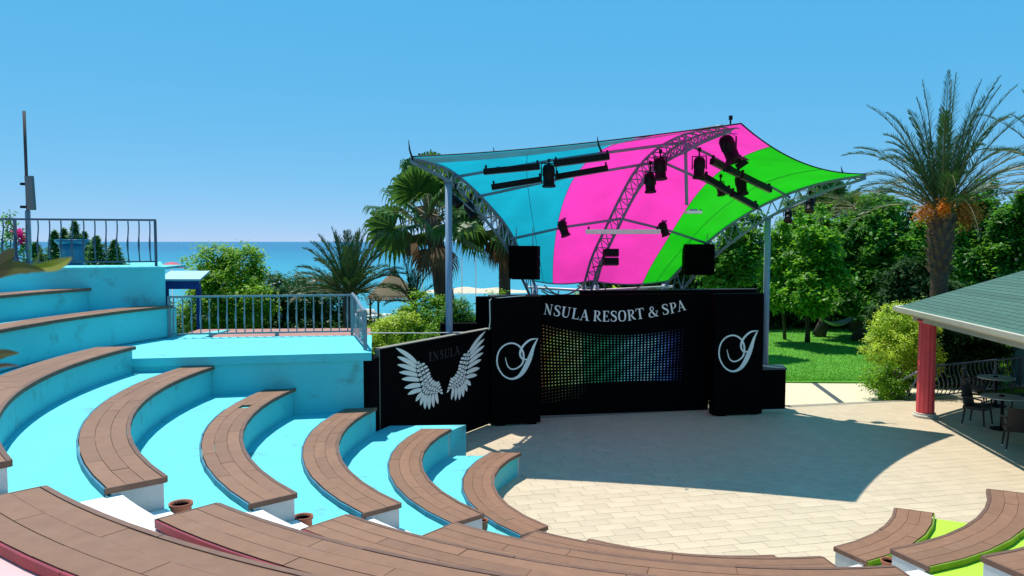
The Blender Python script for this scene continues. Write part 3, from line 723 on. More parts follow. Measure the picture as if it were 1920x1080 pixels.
def wing(mirror):
    g = []
    def mp2(p):
        a, z = WW.hit(*Z7(*p)); return (2 * sw_ - a, z) if mirror else (a, z)
    lay = []
    for (rt_, tp, w_) in zip(roots, tips, wid): lay.append(('p', rt_, tp, w_))
    # coverts: rows between the roots and the leading edge
    lead = [(425,603),(468,615),(482,640),(492,668),(495,690),(510,712),(528,728),(550,726),(556,745),(566,770),(575,800)]
    nr = len(roots)
    for row in range(3):
        for i in range(nr - 1 if row else nr):
            le = np.array([np.interp(i / (nr - 1) * (len(lead) - 1), range(len(lead)), [q[j] for q in lead]) for j in (0, 1)])
            ro = np.array(roots[i], float); f0 = .05 + row * .32; 
            a = ro + (le - ro) * min(1, f0 + .42); b = ro + (le - ro) * (f0 - .10)
            if np.linalg.norm(a - b) < 6: continue
            lay.append(('c', tuple(a), tuple(b), 24 - row * 3 if i < 9 else 15))
    out = []
    for kx, (kd, a, b, w_) in enumerate(lay):
        f = feather(a, b, w_ * (.92 if kd == 'p' else .86), .04 if kd == 'p' else 0)
        out.append((kd, [mp2(tuple(q)) for q in f]))
    return out
for mir in (False, True):
    polys = wing(mir)
    for i, (kd, pl) in enumerate(polys):
        if mir: pl = pl[::-1]
        cpt = np.mean(np.array(pl), 0); big = [tuple(cpt + (np.array(q) - cpt) * (1.10 if kd == 'p' else 1.25)) for q in pl]
        if kd == 'c': decal(WW, [big], .003 + i * .00012, 'feather_outline', M_BLACK, t)
        decal(WW, [pl], .0031 + i * .00012, 'feather', M_PRINTW, t)
spec = [('I',484,504,598),('N',512,548,592),('S',556,578,583),('U',584,616,576),('L',622,644,567),('A',648,682,557)]
letters(WW, spec, 1, .185, .004, M_PRINTG, t, Z7)
# black return wall under the terrace coping, low black boxes behind, rear wall
g = MB(); g.prism([(-2.615, 13.74), (-2.50, 13.86), (-2.44, 14.28), (-2.56, 14.5), (-3.2, 16.5), (-3.3, 16.5)], -.1, 2.09)
tag(g.build('return_wall', M_BLACK), 'short black wall between the blue terrace and the winged wall', 'wall panel')
g = MB(); pa, pb = at_y(892, 600, 19.3), at_y(1005, 600, 19.7)
g.prism([(pa.x, 19.3), (pb.x, 19.5), (pb.x, 19.8), (pa.x, 19.6)], 0, HCAM - 104 / FPX * 19.3)
tag(g.build('rear_screen', M_BLACK), 'black screen standing behind the tall initial panel next to the winged wall', 'wall panel')
g = MB(); pa, pb = at_y(826, 606, 18.6), at_y(895, 604, 18.8)
g.prism([(pa.x, 18.5), (pb.x, 18.6), (pb.x, 18.9), (pa.x, 18.8)], 0, HCAM - 154 / FPX * 18.6)
tag(g.build('low_black_wall', M_BLACK), 'low black wall behind the winged wall below the shrubs', 'wall panel')
WR = Wall((1.75, 20.0), (6.6, 20.72))
t = thing('rear_stage_wall', 'black wall behind the printed screen, rising just above it', 'wall', (4, 20.3, 0))
panel_box(WR, 0, WR.L - .15, 0, 2.93, .15).build('board', M_BLACK, t)
panel_box(WR, .0, WR.L - .1, 2.931, 2.955, .18, .01).build('top_trim', mat('scuffed black trim', (.03, .03, .03), .6), t)
# cabinet at the right end
P0, P1 = at_z(1432, 772, 0), at_z(1472, 771, 0)
t = thing('cabinet', 'low black cabinet standing at the foot of the grey canopy post', 'cabinet', (P0.x + .3, P0.y + .3, 0))
g = MB(); g.prism([(P0.x - .1, P0.y), (P1.x, P1.y), (P1.x + .05, P1.y + .5), (P0.x - .1, P0.y + .5)], .06, 1.04); g.build('body', M_BLACK, t)
g = MB(); g.prism([(P0.x - .12, P0.y - .03), (P1.x + .02, P1.y - .03), (P1.x + .07, P1.y + .53), (P0.x - .12, P0.y + .53)], 1.041, 1.085); g.build('top', mat('cabinet top', (.05, .07, .085), .4), t)
g = MB(); g.prism([(P0.x - .1, P0.y - .015), (P1.x + .01, P1.y - .015), (P1.x + .06, P1.y + .5), (P0.x - .1, P0.y + .5)], 0, .059); g.build('plinth', M_STONE, t)
# thin pale pipe from the terrace corner to the panels
a, b = at_y(690, 624, 14.6), at_y(893, 622.5, 17.7)
g = MB(); g.tube([a, (a + b) / 2 + Vector((0, 0, -.015)), b], .013, 6); tag(g.build('hand_pipe', M_ALU, org=a), 'thin pale pipe running from the terrace corner to the tall initial panel', 'pipe')
a = at_y(920, 561, 17.55)
g = MB(); g.tube([at_y(905, 622, 17.66), at_y(917, 618, 17.62), at_y(919, 600, 17.62), at_y(918, 563, 17.62), at_y(924, 559, 17.62), at_y(985, 554, 17.75)], .011, 6); tag(g.build('cable', M_ALU, org=a), 'pale cable climbing the edge of the tall initial panel by the winged wall', 'cable')

# ------------------------------------------------------------------ stage canopy
def vlerp(A, B, t): return A + (B - A) * t
TL, TM, TR = Vector((-2.0, 15.6, 0)), Vector((4.15, 14.35, 0)), Vector((8.37, 18.6, 0))
FL, FM, FR = Vector((.61, 20.9, 0)), Vector((2.05, 20.8, 0)), Vector((4.15, 21.2, 0))
def curve(T, F, dz):            # dz: (distance from the tip, height)
    L = (F - T).length
    ds = [a for a, _ in dz]; zs = [z for _, z in dz]
    def f(v):                   # v 0 foot .. 1 tip
        d = (1 - v) * L; P = T + (F - T) * (d / L)
        i = d
        return Vector((P.x, P.y, float(_spl(ds, zs, i))))
    return f
def _spl(xs, ys, x):            # monotone-ish cubic through the samples
    xs = list(xs); n_ = len(xs); x = min(max(x, xs[0]), xs[-1])
    i = max(0, min(n_ - 2, int(np.searchsorted(xs, x)) - 1))
    h = xs[i+1] - xs[i]; t = (x - xs[i]) / h
    def m_(j):
        if j == 0: return (ys[1] - ys[0]) / (xs[1] - xs[0])
        if j == n_ - 1: return (ys[-1] - ys[-2]) / (xs[-1] - xs[-2])
        return (ys[j+1] - ys[j-1]) / (xs[j+1] - xs[j-1])
    return (2*t**3 - 3*t**2 + 1) * ys[i] + (t**3 - 2*t**2 + t) * h * m_(i) + (-2*t**3 + 3*t**2) * ys[i+1] + (t**3 - t**2) * h * m_(i+1)
CL = curve(TL, FL, [(0, 5.84), (.58, 5.82), (1.43, 5.74), (2.35, 5.46), (3.37, 5.02), (4.22, 4.57), (5.29, 3.69), (5.92, 3.02)])
CR = curve(TR, FR, [(0, 5.76), (.78, 5.66), (1.51, 5.48), (2.27, 5.18), (2.8, 4.90), (3.48, 4.45), (4.18, 3.84), (4.97, 3.02)])
LM = (FM - TM).length
CM = curve(TM, FM, [(0, 6.30), (.87, 6.36), (1.85, 6.35), (2.95, 6.16), (3.94, 5.74), (4.89, 5.0), (5.33, 4.60), (6.27, 3.75), (LM, 2.98)])
canopy = thing('stage_canopy', 'tensile stage canopy of cyan, pink and green membrane on grey arched trusses', 'canopy', (2.8, 18.5, 0))
def low(f, dep):
    return lambda v: f(v) + Vector((0, 0, -dep(v)))
dep_side = lambda v: .05 + .62 * (1 - v) ** .8 if v > .12 else .05 + .62 * .9
CLl, CRl = low(CL, dep_side), low(CR, dep_side)
# membrane
def msurf(u, v):
    if u < .5: A, B, t = CL, CM, u * 2
    else: A, B, t = CM, CR, (u - .5) * 2
    ven = 1 - (.03 if u < .5 else .035) * 4 * t * (1 - t)
    v2 = .015 + v * (ven - .015)
    P = vlerp(A(v2), B(v2), t); s = 4 * t * (1 - t)
    P.z -= s * (.09 - .03 * v if u < .5 else .10 + .12 * v)
    P.z += .035
    return P
def mpanel(u0, u1, name, m, lab):
    NU, NV = 26, 40; g = MB(); vs = []
    for i in range(NU + 1):
        for j in range(NV + 1):
            v = j / NV; u = (u0(v) * (1 - i / NU) + u1(v) * i / NU)
            P = msurf(u, v); vs.append(P)
    fs = [(i*(NV+1)+j, (i+1)*(NV+1)+j, (i+1)*(NV+1)+j+1, i*(NV+1)+j+1) for i in range(NU) for j in range(NV)]
    g.add(vs, fs); o = g.build(name, m, canopy, True); o['label'] = lab; return o
B1 = lambda v: .17 + .205 * v; B2 = lambda v: .83 - .215 * v
mpanel(lambda v: 0, B1, 'membrane', membrane_mat('cyan membrane', (.008, .35, .46)), 'cyan membrane panel')
mpanel(B1, B2, 'membrane', membrane_mat('pink membrane', (.93, .045, .42)), 'pink membrane panel')
mpanel(B2, lambda v: 1, 'membrane', membrane_mat('green membrane', (.012, .47, .009)), 'lime green membrane panel')
M_HEM = membrane_mat('membrane hem', (.50, .56, .58))
for u0, u1 in ((0.0, .5),):
    g = MB(); NU, NV = 30, 4; vs = [msurf(min(max(u0 + (u1 - u0) * i / NU, 1e-4), .9999) if i not in (NU,) or u1 > .9 else .4999, .86 + .14 * j / NV) + Vector((0, 0, -.025)) for i in range(NU + 1) for j in range(NV + 1)]
    g.add(vs, [(i*(NV+1)+j, (i+1)*(NV+1)+j, (i+1)*(NV+1)+j+1, i*(NV+1)+j+1) for i in range(NU) for j in range(NV)]); g.build('hem', M_HEM, canopy, True)
M_SEAM = mat('membrane seam', (.02, .04, .12), .6)
for f in (B1, B2, lambda v: .09 + .1 * v, lambda v: .92 - .1 * v):
    g = MB(); g.tube([msurf(f(j / 30), j / 30) + Vector((0, 0, -.012)) for j in range(31)], .0055, 5); g.build('seam', M_SEAM, canopy)
for u0, u1 in ((0, .5), (.5, 1)):
    g = MB(); g.tube([msurf(u0 + (u1 - u0) * (.0 + j / 30) * .999 + 1e-4, 1.0) for j in range(31)], .014, 6); g.build('edge_cable', M_DARK, canopy, True)
g = MB(); g.tube([msurf(.001 + .998 * j / 40, 0.0) for j in range(41)], .02, 6); g.build('edge_cable', M_STEEL, canopy, True)
# trusses
def truss(name, up, lo, v0, v1, wdir, half, nweb, rch, rweb):
    tr = MB(); N = 28
    for f, s in ((up, 0),) if half == 0 else ((up, 1), (up, -1)):
        tr.tube([f(v0 + (v1 - v0) * j / N) + wdir * (s * half) for j in range(N + 1)], rch, 7)
    tr.tube([lo(v0 + (v1 - v0) * j / N) for j in range(N + 1)], rch, 7)
    o = tr.build(name, M_STEEL, canopy, True)
    for i in range(nweb):
        a = v0 + (v1 - v0) * i / nweb; b = v0 + (v1 - v0) * (i + 1) / nweb
        w = MB()
        for s in ((0,) if half == 0 else (1, -1)):
            p, q = up(a) + wdir * (s * half), lo((a + b) / 2)
            if (p - q).length < .10: continue
            w.tube([p, q], rweb, 5); w.tube([q, up(b) + wdir * (s * half)], rweb, 5)
        if half: w.tube([up(a) + wdir * half, up(a) - wdir * half], rweb, 5)
        if w.v: w.build('brace', M_STEEL, o)
    return o
truss('arch_truss', CL, CLl, 0.0, .995, Vector((0, 0, 0)), 0, 18, .036, .016)
truss('arch_truss', CR, CRl, 0.0, .995, Vector((0, 0, 0)), 0, 16, .036, .016)
bvec = Vector((.951, .31, 0)); 
CMu = lambda v: CM(v) + Vector((0, 0, .0)); CMl = lambda v: CM(v) + Vector((0, 0, -.30 + .26 * max(0, (v - .72) / .28)))
truss('arch_truss', CMu, CMl, 0.0, .95, bvec, .17, 24, .034, .014)
# posts, purlins, back frame
def part_tube(name, pts, r, m=None, n=8):
    g = MB(); g.tube(pts, r, n); return g.build(name, m or M_STEEL, canopy, True)
vL = 1 - 1.45 / (FL - TL).length; pL = CLl(vL); vR = 1 - 2.27 / (FR - TR).length; pR = CRl(vR)
M_POST = mat('post paint', (.22, .30, .42), .5, (.19, .26, .37), 3)
for P in (pL, pR):
    part_tube('post', [(P.x, P.y, 0), (P.x, P.y, P.z)], .075, M_POST, 14)
    g = MB(); g.box((P.x, P.y, P.z + .01), (.2, .2, .05)); g.build('post_cap', M_STEEL, canopy)
    g = MB(); g.box((P.x, P.y, .012), (.3, .3, .024)); g.build('base_plate', M_STEEL, canopy)
for F, f in ((FL, CL), (FM, CM), (FR, CR)):
    for s in (-.17, .17) if F is FM else (0,):
        part_tube('back_post', [(F.x + s, F.y + .03, -.1), (F.x + s, F.y + .03, 3.05)], .09, M_POST, 12)
part_tube('back_pipe', [CL(0) + Vector((-.2, 0, -.05)), CM(0) + Vector((0, -.1, -.08)), CR(0) + Vector((.2, 0, -.05))], .035, M_ALU)
def arch_pt(f, T, F, d): return f(1 - d / (F - T).length)
UP = []
dn = Vector((0, 0, -.10))
q1 = (arch_pt(CL, TL, FL, 1.65) + dn, arch_pt(CM, TM, FM, 2.0) + dn, arch_pt(CR, TR, FR, 1.75) + dn)
q2 = (arch_pt(CL, TL, FL, 2.7) + dn, arch_pt(CM, TM, FM, 2.95) + dn*2.2, arch_pt(CR, TR, FR, 2.45) + dn)
q3 = (arch_pt(CL, TL, FL, 4.45) + dn*1.4, arch_pt(CM, TM, FM, 4.9) + dn * 2.4, arch_pt(CR, TR, FR, 3.75) + dn)
for q in (q1, q2, q3):
    for a, b in ((q[0], q[1]), (q[1], q[2])):
        md = (a + b) / 2 + Vector((0, 0, .05)); part_tube('purlin', [a, md, b], .032)
mast_top = at_y(1297, 255, 16.2); part_tube('hanging_mast', [CM(1 - 1.95 / LM), Vector((CM(1 - 1.95 / LM).x + .05, 16.2, at_y(1297, 385, 16.2).z))], .035)
for (u, v0, v1, Y) in ((766, 300, 262, 15.6), (925, 300, 276, 17), (1120, 285, 256, 14.9), (1577, 330, 312, 18.6)):
    part_tube('tip_rod', [at_y(u + 8, v0, Y), at_y(u + 2, (v0 + v1) / 2, Y), at_y(u, v1, Y)], [.022, .018, .006], M_DARK, 5)
# bracket pipes outside the side arches
part_tube('bracket_pipe', [at_y(838, 352, 16.9), at_y(905, 412, 17.6)], .02)
part_tube('bracket_pipe', [at_y(1450, 404, 19.7), at_y(1545, 362, 19.5)], .02)

# ------------------------------------------------------------------ lamps and sound under the canopy
def spotlight(u, v, Y, size, aim, label, hang=.28, barn=True):
    """par can: housing, lens, yoke, clamp; aim = direction of the beam"""
    P = at_y(u, v, Y); t = thing('spotlight', label, 'spotlight', P, group='stage spotlights under the canopy')
    a = Vector(aim).normalized(); M = a.to_track_quat('Z', 'Y').to_matrix(); s = size
    g = MB(); g.lathe([(.03*s, -.60*s), (.20*s, -.56*s), (.27*s, -.42*s), (.28*s, -.1*s), (.25*s, -.05*s), (.25*s, .3*s), (.30*s, .34*s), (.30*s, .42*s), (.25*s, .40*s)], P, 16, M); g.build('housing', M_DARK, t, True)
    g = MB(); g.lathe([(.02*s, .30*s), (.24*s, .30*s), (.24*s, .33*s), (.02*s, .35*s)], P, 14, M); g.build('lens', M_GLASS, t, True)
    if barn:
        for k in range(4):
            th = k * math.pi / 2; e = M @ Vector((math.cos(th), math.sin(th), 0)); f = M @ Vector((-math.sin(th), math.cos(th), 0)); c_ = P + M @ Vector((0, 0, .42*s))
            g = MB(); q = [c_ + e*.29*s + f*.22*s, c_ + e*.29*s - f*.22*s, c_ + e*.42*s - f*.26*s + M @ Vector((0,0,.2*s)), c_ + e*.42*s + f*.26*s + M @ Vector((0,0,.2*s))]
            nrm = (q[1]-q[0]).cross(q[2]-q[0]).normalized() * .006
            g.add([x + nrm for x in q] + [x - nrm for x in q], [(0,1,2,3),(7,6,5,4),(0,4,5,1),(1,5,6,2),(2,6,7,3),(3,7,4,0)]); g.build('barn_door', M_DARK, t)
    side = a.cross(Vector((0, 0, 1)));
    if side.length < .1: side = Vector((1, 0, 0))
    side.normalize(); w = side * (.33 * s); top = Vector((0, 0, .62 * s))
    g = MB(); g.tube([P + w, P + w + top, P - w + top, P - w], .022 * s + .006, 5); g.build('yoke', M_DARK, t)
    g = MB(); g.tube([P + top, P + top + Vector((0, 0, hang))], .018, 5); g.box(P + top + Vector((0, 0, hang)), (.06, .06, .08)); g.build('clamp', M_DARK, t)
    return t
dwn = (0.0, -.12, -1)
spotlight(1029, 333, 16.7, .48, (.02, -.05, -1), 'large black spotlight hanging alone between the black light bars under the cyan membrane', .1, False)
spotlight(1057, 431, 19.2, .40, (.35, -.2, -1), 'black spotlight on the lower tube where cyan and pink membranes meet', .1, False)
spotlight(1219, 346, 16.9, .42, (.05, -.1, -1), 'black spotlight under the pink membrane, lower one beside the lattice arch', .2, False)
spotlight(1238, 320, 16.6, .46, (.05, -.1, -1), 'black spotlight under the pink membrane, upper one beside the lattice arch', .12, False)
spotlight(1311, 318, 16.3, .44, (-.05, -.1, -1), 'black spotlight on the cross bar beside the hanging mast', .14, False)
spotlight(1369, 283, 15.3, .54, (.30, -.4, -1), 'largest black spotlight with open barn doors near the canopy peak', .3)
spotlight(1390, 350, 18.0, .46, (.12, -.2, -1), 'black spotlight on the upper tube under the green membrane', .16, False)
spotlight(1351, 356, 18.0, .32, (.12, -.2, -1), 'small black spotlight on the lower tube under the green membrane', .12, False)
spotlight(1245, 431, 19.6, .38, (.35, -.2, -1), 'black spotlight at the end of the white beam', .1, False)
spotlight(854, 376, 17.1, .36, (.5, -.2, -.6), 'black spotlight outside the arch in front of the fan palm, upper one', .1, False)
spotlight(883, 396, 17.5, .40, (.4, -.2, -.8), 'black spotlight outside the arch in front of the fan palm, lower one', .1, False)
spotlight(1478, 406, 19.65, .34, (-.2, -.5, -.6), 'black spotlight outside the green membrane close to the post', .1, False)
spotlight(1518, 386, 19.55, .38, (-.2, -.4, -.8), 'black spotlight outside the green membrane at the end of its bracket', .1, False)
P = at_y(1146, 483, 19.6); t = thing('twin_floodlight', 'black twin floodlight clamped low on the lattice arch', 'floodlight', P)
for dz in (.12, -.1):
    g = MB(); g.box(P + Vector((0, 0, dz)), (.36, .2, .17), Matrix.Rotation(R_(-12), 4, 'X')); h_ = g.build('lamp_head', M_DARK, t)
    g = MB(); g.box(P + Vector((0, -.105, dz - .01)), (.3, .02, .11), Matrix.Rotation(R_(-12), 4, 'X')); g.build('lens', M_DARK, h_)
g = MB(); g.tube([P + Vector((-.2, 0, .2)), P + Vector((-.2, .05, -.2)), P + Vector((-.45, .2, -.25))], .016, 5); g.build('bracket', M_DARK, t)
def bar(u0, v0, Y0, u1, v1, Y1, label, hh=.125, m=None, cat='light bar'):
    Y0 -= .35; Y1 -= .35; A, B = at_y(u0, v0, Y0), at_y(u1, v1, Y1); d = B - A; t = thing('light_bar', label, cat, A, group='long light bars under the canopy')
    q = d.normalized().to_track_quat('X', 'Z').to_matrix()
    g = MB(); g.box((A + B) / 2, (d.length, .11, hh), q); g.build('housing', m or M_DARK, t)
    g = MB(); g.box((A + B) / 2 + q @ Vector((0, 0, -hh / 2 - .006)), (d.length * .97, .07, .012), q); g.build('tube_cover', M_GLASS if m is None else M_ALU, t)
    for f in (.04, .96):
        g = MB(); g.box(A + d * f + Vector((0, 0, hh / 2 + .03)), (.04, .05, .08), q); g.build('clip', M_DARK, t)
bar(907, 322, 17.1, 1012, 312, 16.95, 'black light bar on the upper tube under the cyan membrane, nearer the cyan edge')
bar(1038, 307, 16.9, 1143, 293, 16.7, 'black light bar on the upper tube under the cyan membrane, nearer the pink stripe')
bar(922, 351, 17.8, 1016, 336, 17.65, 'black light bar on the lower tube under the cyan membrane, nearer the cyan edge')
bar(1041, 332, 17.6, 1140, 315, 17.4, 'black light bar on the lower tube under the cyan membrane, nearer the pink stripe')
bar(1335, 302, 16.9, 1386, 327, 17.6, 'black light bar on the upper tube where pink turns to green')
bar(1390, 329, 17.7, 1444, 356, 18.6, 'black light bar on the upper tube under the green membrane')
bar(1322, 332, 17.6, 1368, 360, 18.1, 'black light bar on the lower tube where pink turns to green')
bar(1372, 363, 18.2, 1418, 388, 18.9, 'black light bar on the lower tube under the green membrane')
bar(1098, 434, 19.3, 1238, 434, 19.3, 'long white beam fixture crossing the lattice arch under the pink membrane', .10, M_ALU)
# white projector on the mast
P = at_y(1300, 398, 16.2); t = thing('projector', 'flat white device hanging on the end of the mast under the canopy', 'projector', P)
g = MB(); g.box(P, (.30, .26, .055)); g.build('housing', M_ALU, t)
g = MB(); g.box(P + Vector((0, 0, .045)), (.14, .16, .035)); g.build('bracket', M_STEEL, t)
g = MB(); g.tube([P + Vector((.12, -.05, .05)), P + Vector((.17, -.05, .03))], .012, 6); g.build('lens', M_DARK, t)
M_SPK = mat('speaker black', (.002, .002, .0024), .8, (.0015, .0015, .0018), 20, .3, 200, spec=.02)
def speaker(u0, u1, v0, v1, Y, yaw, label):
    A, B = at_y(u0, v0, Y), at_y(u1, v1, Y); w, h = (B.x - A.x) * .93, A.z - B.z; Cc = (A + B) / 2
    t = thing('loudspeaker', label, 'loudspeaker', Vector((Cc.x, Cc.y, B.z)), group='hanging loudspeakers')
    M = Matrix.Rotation(yaw, 3, 'Z')
    for i in range(3):
        g = MB(); z = B.z + h * (i + .5) / 3; tilt = Matrix.Rotation(R_(-2 - 3 * (2 - i)), 3, 'X')
        g.box((Cc.x, Cc.y, z), (w, .42, h / 3 - .004), M @ tilt); c_ = g.build('cabinet', M_SPK, t)
        g = MB(); g.box(Vector((Cc.x, Cc.y, z)) + M @ Vector((0, -.213, 0)), (w * .94, .012, h / 3 * .86), M @ tilt); g.build('grille', M_SPK, c_)
    for s in (-.3, .3):
        g = MB(); tp = Vector((Cc.x, Cc.y, 0)) + M @ Vector((s * w, 0, 0)); g.tube([(tp.x, tp.y, A.z), (tp.x, tp.y, A.z + .45)], .012, 5); g.build('chain', M_STEEL, t)
speaker(955, 1012, 461, 523, 19.25, R_(-14), 'black hanging loudspeaker stack in front of the cyan membrane')
speaker(1280, 1338, 458, 515, 20.4, R_(-2), 'black hanging loudspeaker stack in front of the green trees')
# cables hanging behind the screen
for i, pts in enumerate((((1020, 535), (1045, 552), (1075, 548), (1098, 528)), ((1012, 540), (1030, 548), (1060, 553), (1090, 538)), ((1130, 530), (1142, 548), (1180, 545), (1206, 534)), ((1015, 545), (1040, 558), (1048, 545)), ((1240, 548), (1222, 540), (1180, 555)))):
    q = [at_y(u, v, 20.3 + .05 * i) for u, v in pts]; g = MB(); g.tube([Vector(x) for x in smooth([tuple(p) for p in q], 5)], .018, 5)
    tag(g.build('cable', M_CABLE, org=q[0], smooth=True), 'loose pale cable sagging behind the top of the printed screen', 'cable', 'loose cables behind the screen')

# ------------------------------------------------------------------ pavilion
e1 = Vector((-.127, -.992, 0)); L8 = 6.4; K0 = Vector((9.48, 19.2, 0)); ZE = 2.5
verts8 = [K0]; d = -e1.copy()                     # walk round the octagon, clockwise from the far end of the visible eave
cur = K0.copy(); dirv = Vector((.791, .612, 0))
for i in range(7):
    cur = cur + dirv * L8; verts8.append(cur.copy()); dirv = Matrix.Rotation(R_(-45), 3, 'Z') @ dirv
ctr8 = sum(verts8, Vector((0, 0, 0))) / 8; apo = ((verts8[0] + verts8[7]) / 2 - ctr8).length; rise = apo * math.tan(R_(21.5)); ZA = ZE + .10 + rise
pav = thing('pavilion', 'open pavilion with a green shingled hip roof on fluted columns', 'pavilion', ctr8)
for i in range(8):
    A, B = verts8[i], verts8[(i + 1) % 8]
    near = i in (7, 0, 6)
    g = MB(); ap = Vector((ctr8.x, ctr8.y, ZA)); a_, b_ = Vector((A.x, A.y, ZE + .10)), Vector((B.x, B.y, ZE + .10))
    nrm = (b_ - a_).cross(ap - a_).normalized(); nrm = nrm if nrm.z > 0 else -nrm
    g.add([a_ - nrm*.03, b_ - nrm*.03, ap - nrm*.03, a_ - nrm*.10, b_ - nrm*.10, ap - nrm*.10], [(0,1,2),(5,4,3),(0,3,4,1),(1,4,5,2),(2,5,3,0)]); pl = g.build('roof_plane', M_ROOF, pav)
    NC = 62
    for c_ in range(NC):
        f0, f1 = c_ / NC, min(1, (c_ + 1.25) / NC)
        p0, p1 = vlerp(a_, ap, f0), vlerp(b_, ap, f0); r0_, r1_ = vlerp(a_, ap, f1), vlerp(b_, ap, f1); Lw = (p1 - p0).length
        if f0 > .93: break
        g = MB(); nt = max(1, int(Lw / .30)) if near else 1
        for k in range(nt):
            s0, s1 = k / nt, (k + 1) / nt; sh = random.uniform(-.006, .01) if near else 0
            gap_ = .004 / Lw if near else 0
            lo0, lo1 = vlerp(p0, p1, s0 + gap_), vlerp(p0, p1, s1 - gap_); hi0, hi1 = vlerp(r0_, r1_, s0 + gap_), vlerp(r0_, r1_, s1 - gap_)
            dd = (lo0 - hi0).normalized() * sh
            q = [lo0 + nrm*.010 + dd, lo1 + nrm*.010 + dd, hi1 + nrm*.002, hi0 + nrm*.002]
            g.add(q + [lo0 + nrm*.0 + dd, lo1 + nrm*.0 + dd], [(0,1,2,3),(4,5,1,0)])
        g.build('shingle_course', M_ROOF, pl)
    # gutter, soffit beam
    e_ = (B - A).normalized(); out = Vector((e_.y, -e_.x, 0)); out = out if out.dot((A + B) / 2 - ctr8) > 0 else -out
    g = MB(); A2, B2_ = A + out * .02, B + out * .02
    g.add([(A2.x, A2.y, ZE - .03), (B2_.x, B2_.y, ZE - .03), (B2_.x + out.x*.09, B2_.y + out.y*.09, ZE + .02), (A2.x + out.x*.09, A2.y + out.y*.09, ZE + .02),
           (A2.x + out.x*.10, A2.y + out.y*.10, ZE + .115), (B2_.x + out.x*.10, B2_.y + out.y*.10, ZE + .115), (A2.x, A2.y, ZE + .115), (B2_.x, B2_.y, ZE + .115)],
          [(0,1,2,3)[::-1], (3,2,5,4)[::-1], (4,5,7,6)[::-1], (6,7,1,0)[::-1]]); g.build('gutter', M_GUT, pav)
    A3, B3 = A - out * .45, B - out * .45; g = MB(); ang = math.atan2(e_.y, e_.x); md = (A3 + B3) / 2
    g.box((md.x, md.y, ZE - .10), ((B3 - A3).length - .1, .22, .24), Matrix.Rotation(ang, 4, 'Z')); g.build('eave_beam', M_GUT, pav)
    # fluted column under each corner
    cc = A + (ctr8 - A).normalized() * .62 if i else Vector((9.92, 18.62, 0))
    g = MB(); n_ = 48; prof = []
    for z, rs in ((.10, 1.0), (ZE - .20, .94)):
        for k in range(n_): th = 2*math.pi*k/n_; r = (.205 - .016 * (.5 + .5*math.cos(th*12))) * rs; prof.append((cc.x + r*math.cos(th), cc.y + r*math.sin(th), z))
    g.add(prof, [(k, (k+1) % n_, n_ + (k+1) % n_, n_ + k) for k in range(n_)]); col_ = g.build('column', M_REDC if i % 2 == 0 else M_TEAL, pav)
    g = MB(); g.lathe([(.27, 0), (.27, .055), (.24, .07), (.235, .105), (.2, .11)], cc, 20); g.build('base', M_STONE, col_)
    g = MB(); g.lathe([(.2, ZE - .205), (.24, ZE - .19), (.24, ZE - .16)], cc, 16); g.build('capital', M_REDC if i % 2 == 0 else M_TEAL, col_)
# tables and chairs
def table(P, label):
    t = thing('round_table', label, 'table', P, group='round tables in the pavilion')
    g = MB(); g.lathe([(.40, .715), (.43, .72), (.43, .74), (.42, .745), (.01, .746)], P, 28); g.build('table_top', M_TABLE, t)
    g = MB(); g.lathe([(.035, .05), (.035, .70), (.12, .714)], P, 12); g.build('pedestal', M_DARK, t)
    g = MB(); g.lathe([(.24, 0), (.24, .02), (.05, .06)], P, 16); g.build('foot', M_DARK, t)
    g = MB(); g.lathe([(.05, .747), (.065, .76), (.05, .775), (.04, .76)], (P.x - .02, P.y, 0), 12); tag(g.build('ashtray', M_DARK, org=(P.x, P.y, .747)), 'small dark ashtray on the pavilion table' + label.split(',')[1], 'ashtray', 'ashtrays on the tables')
Ptab = at_z(1880, 743, .745); Ptab.z = 0; table(Ptab, 'speckled round table in the pavilion, closer to the benches')
Ptb2 = at_z(1868, 707, .745); Ptb2.z = 0; table(Ptb2, 'speckled round table in the pavilion, closer to the back railing')
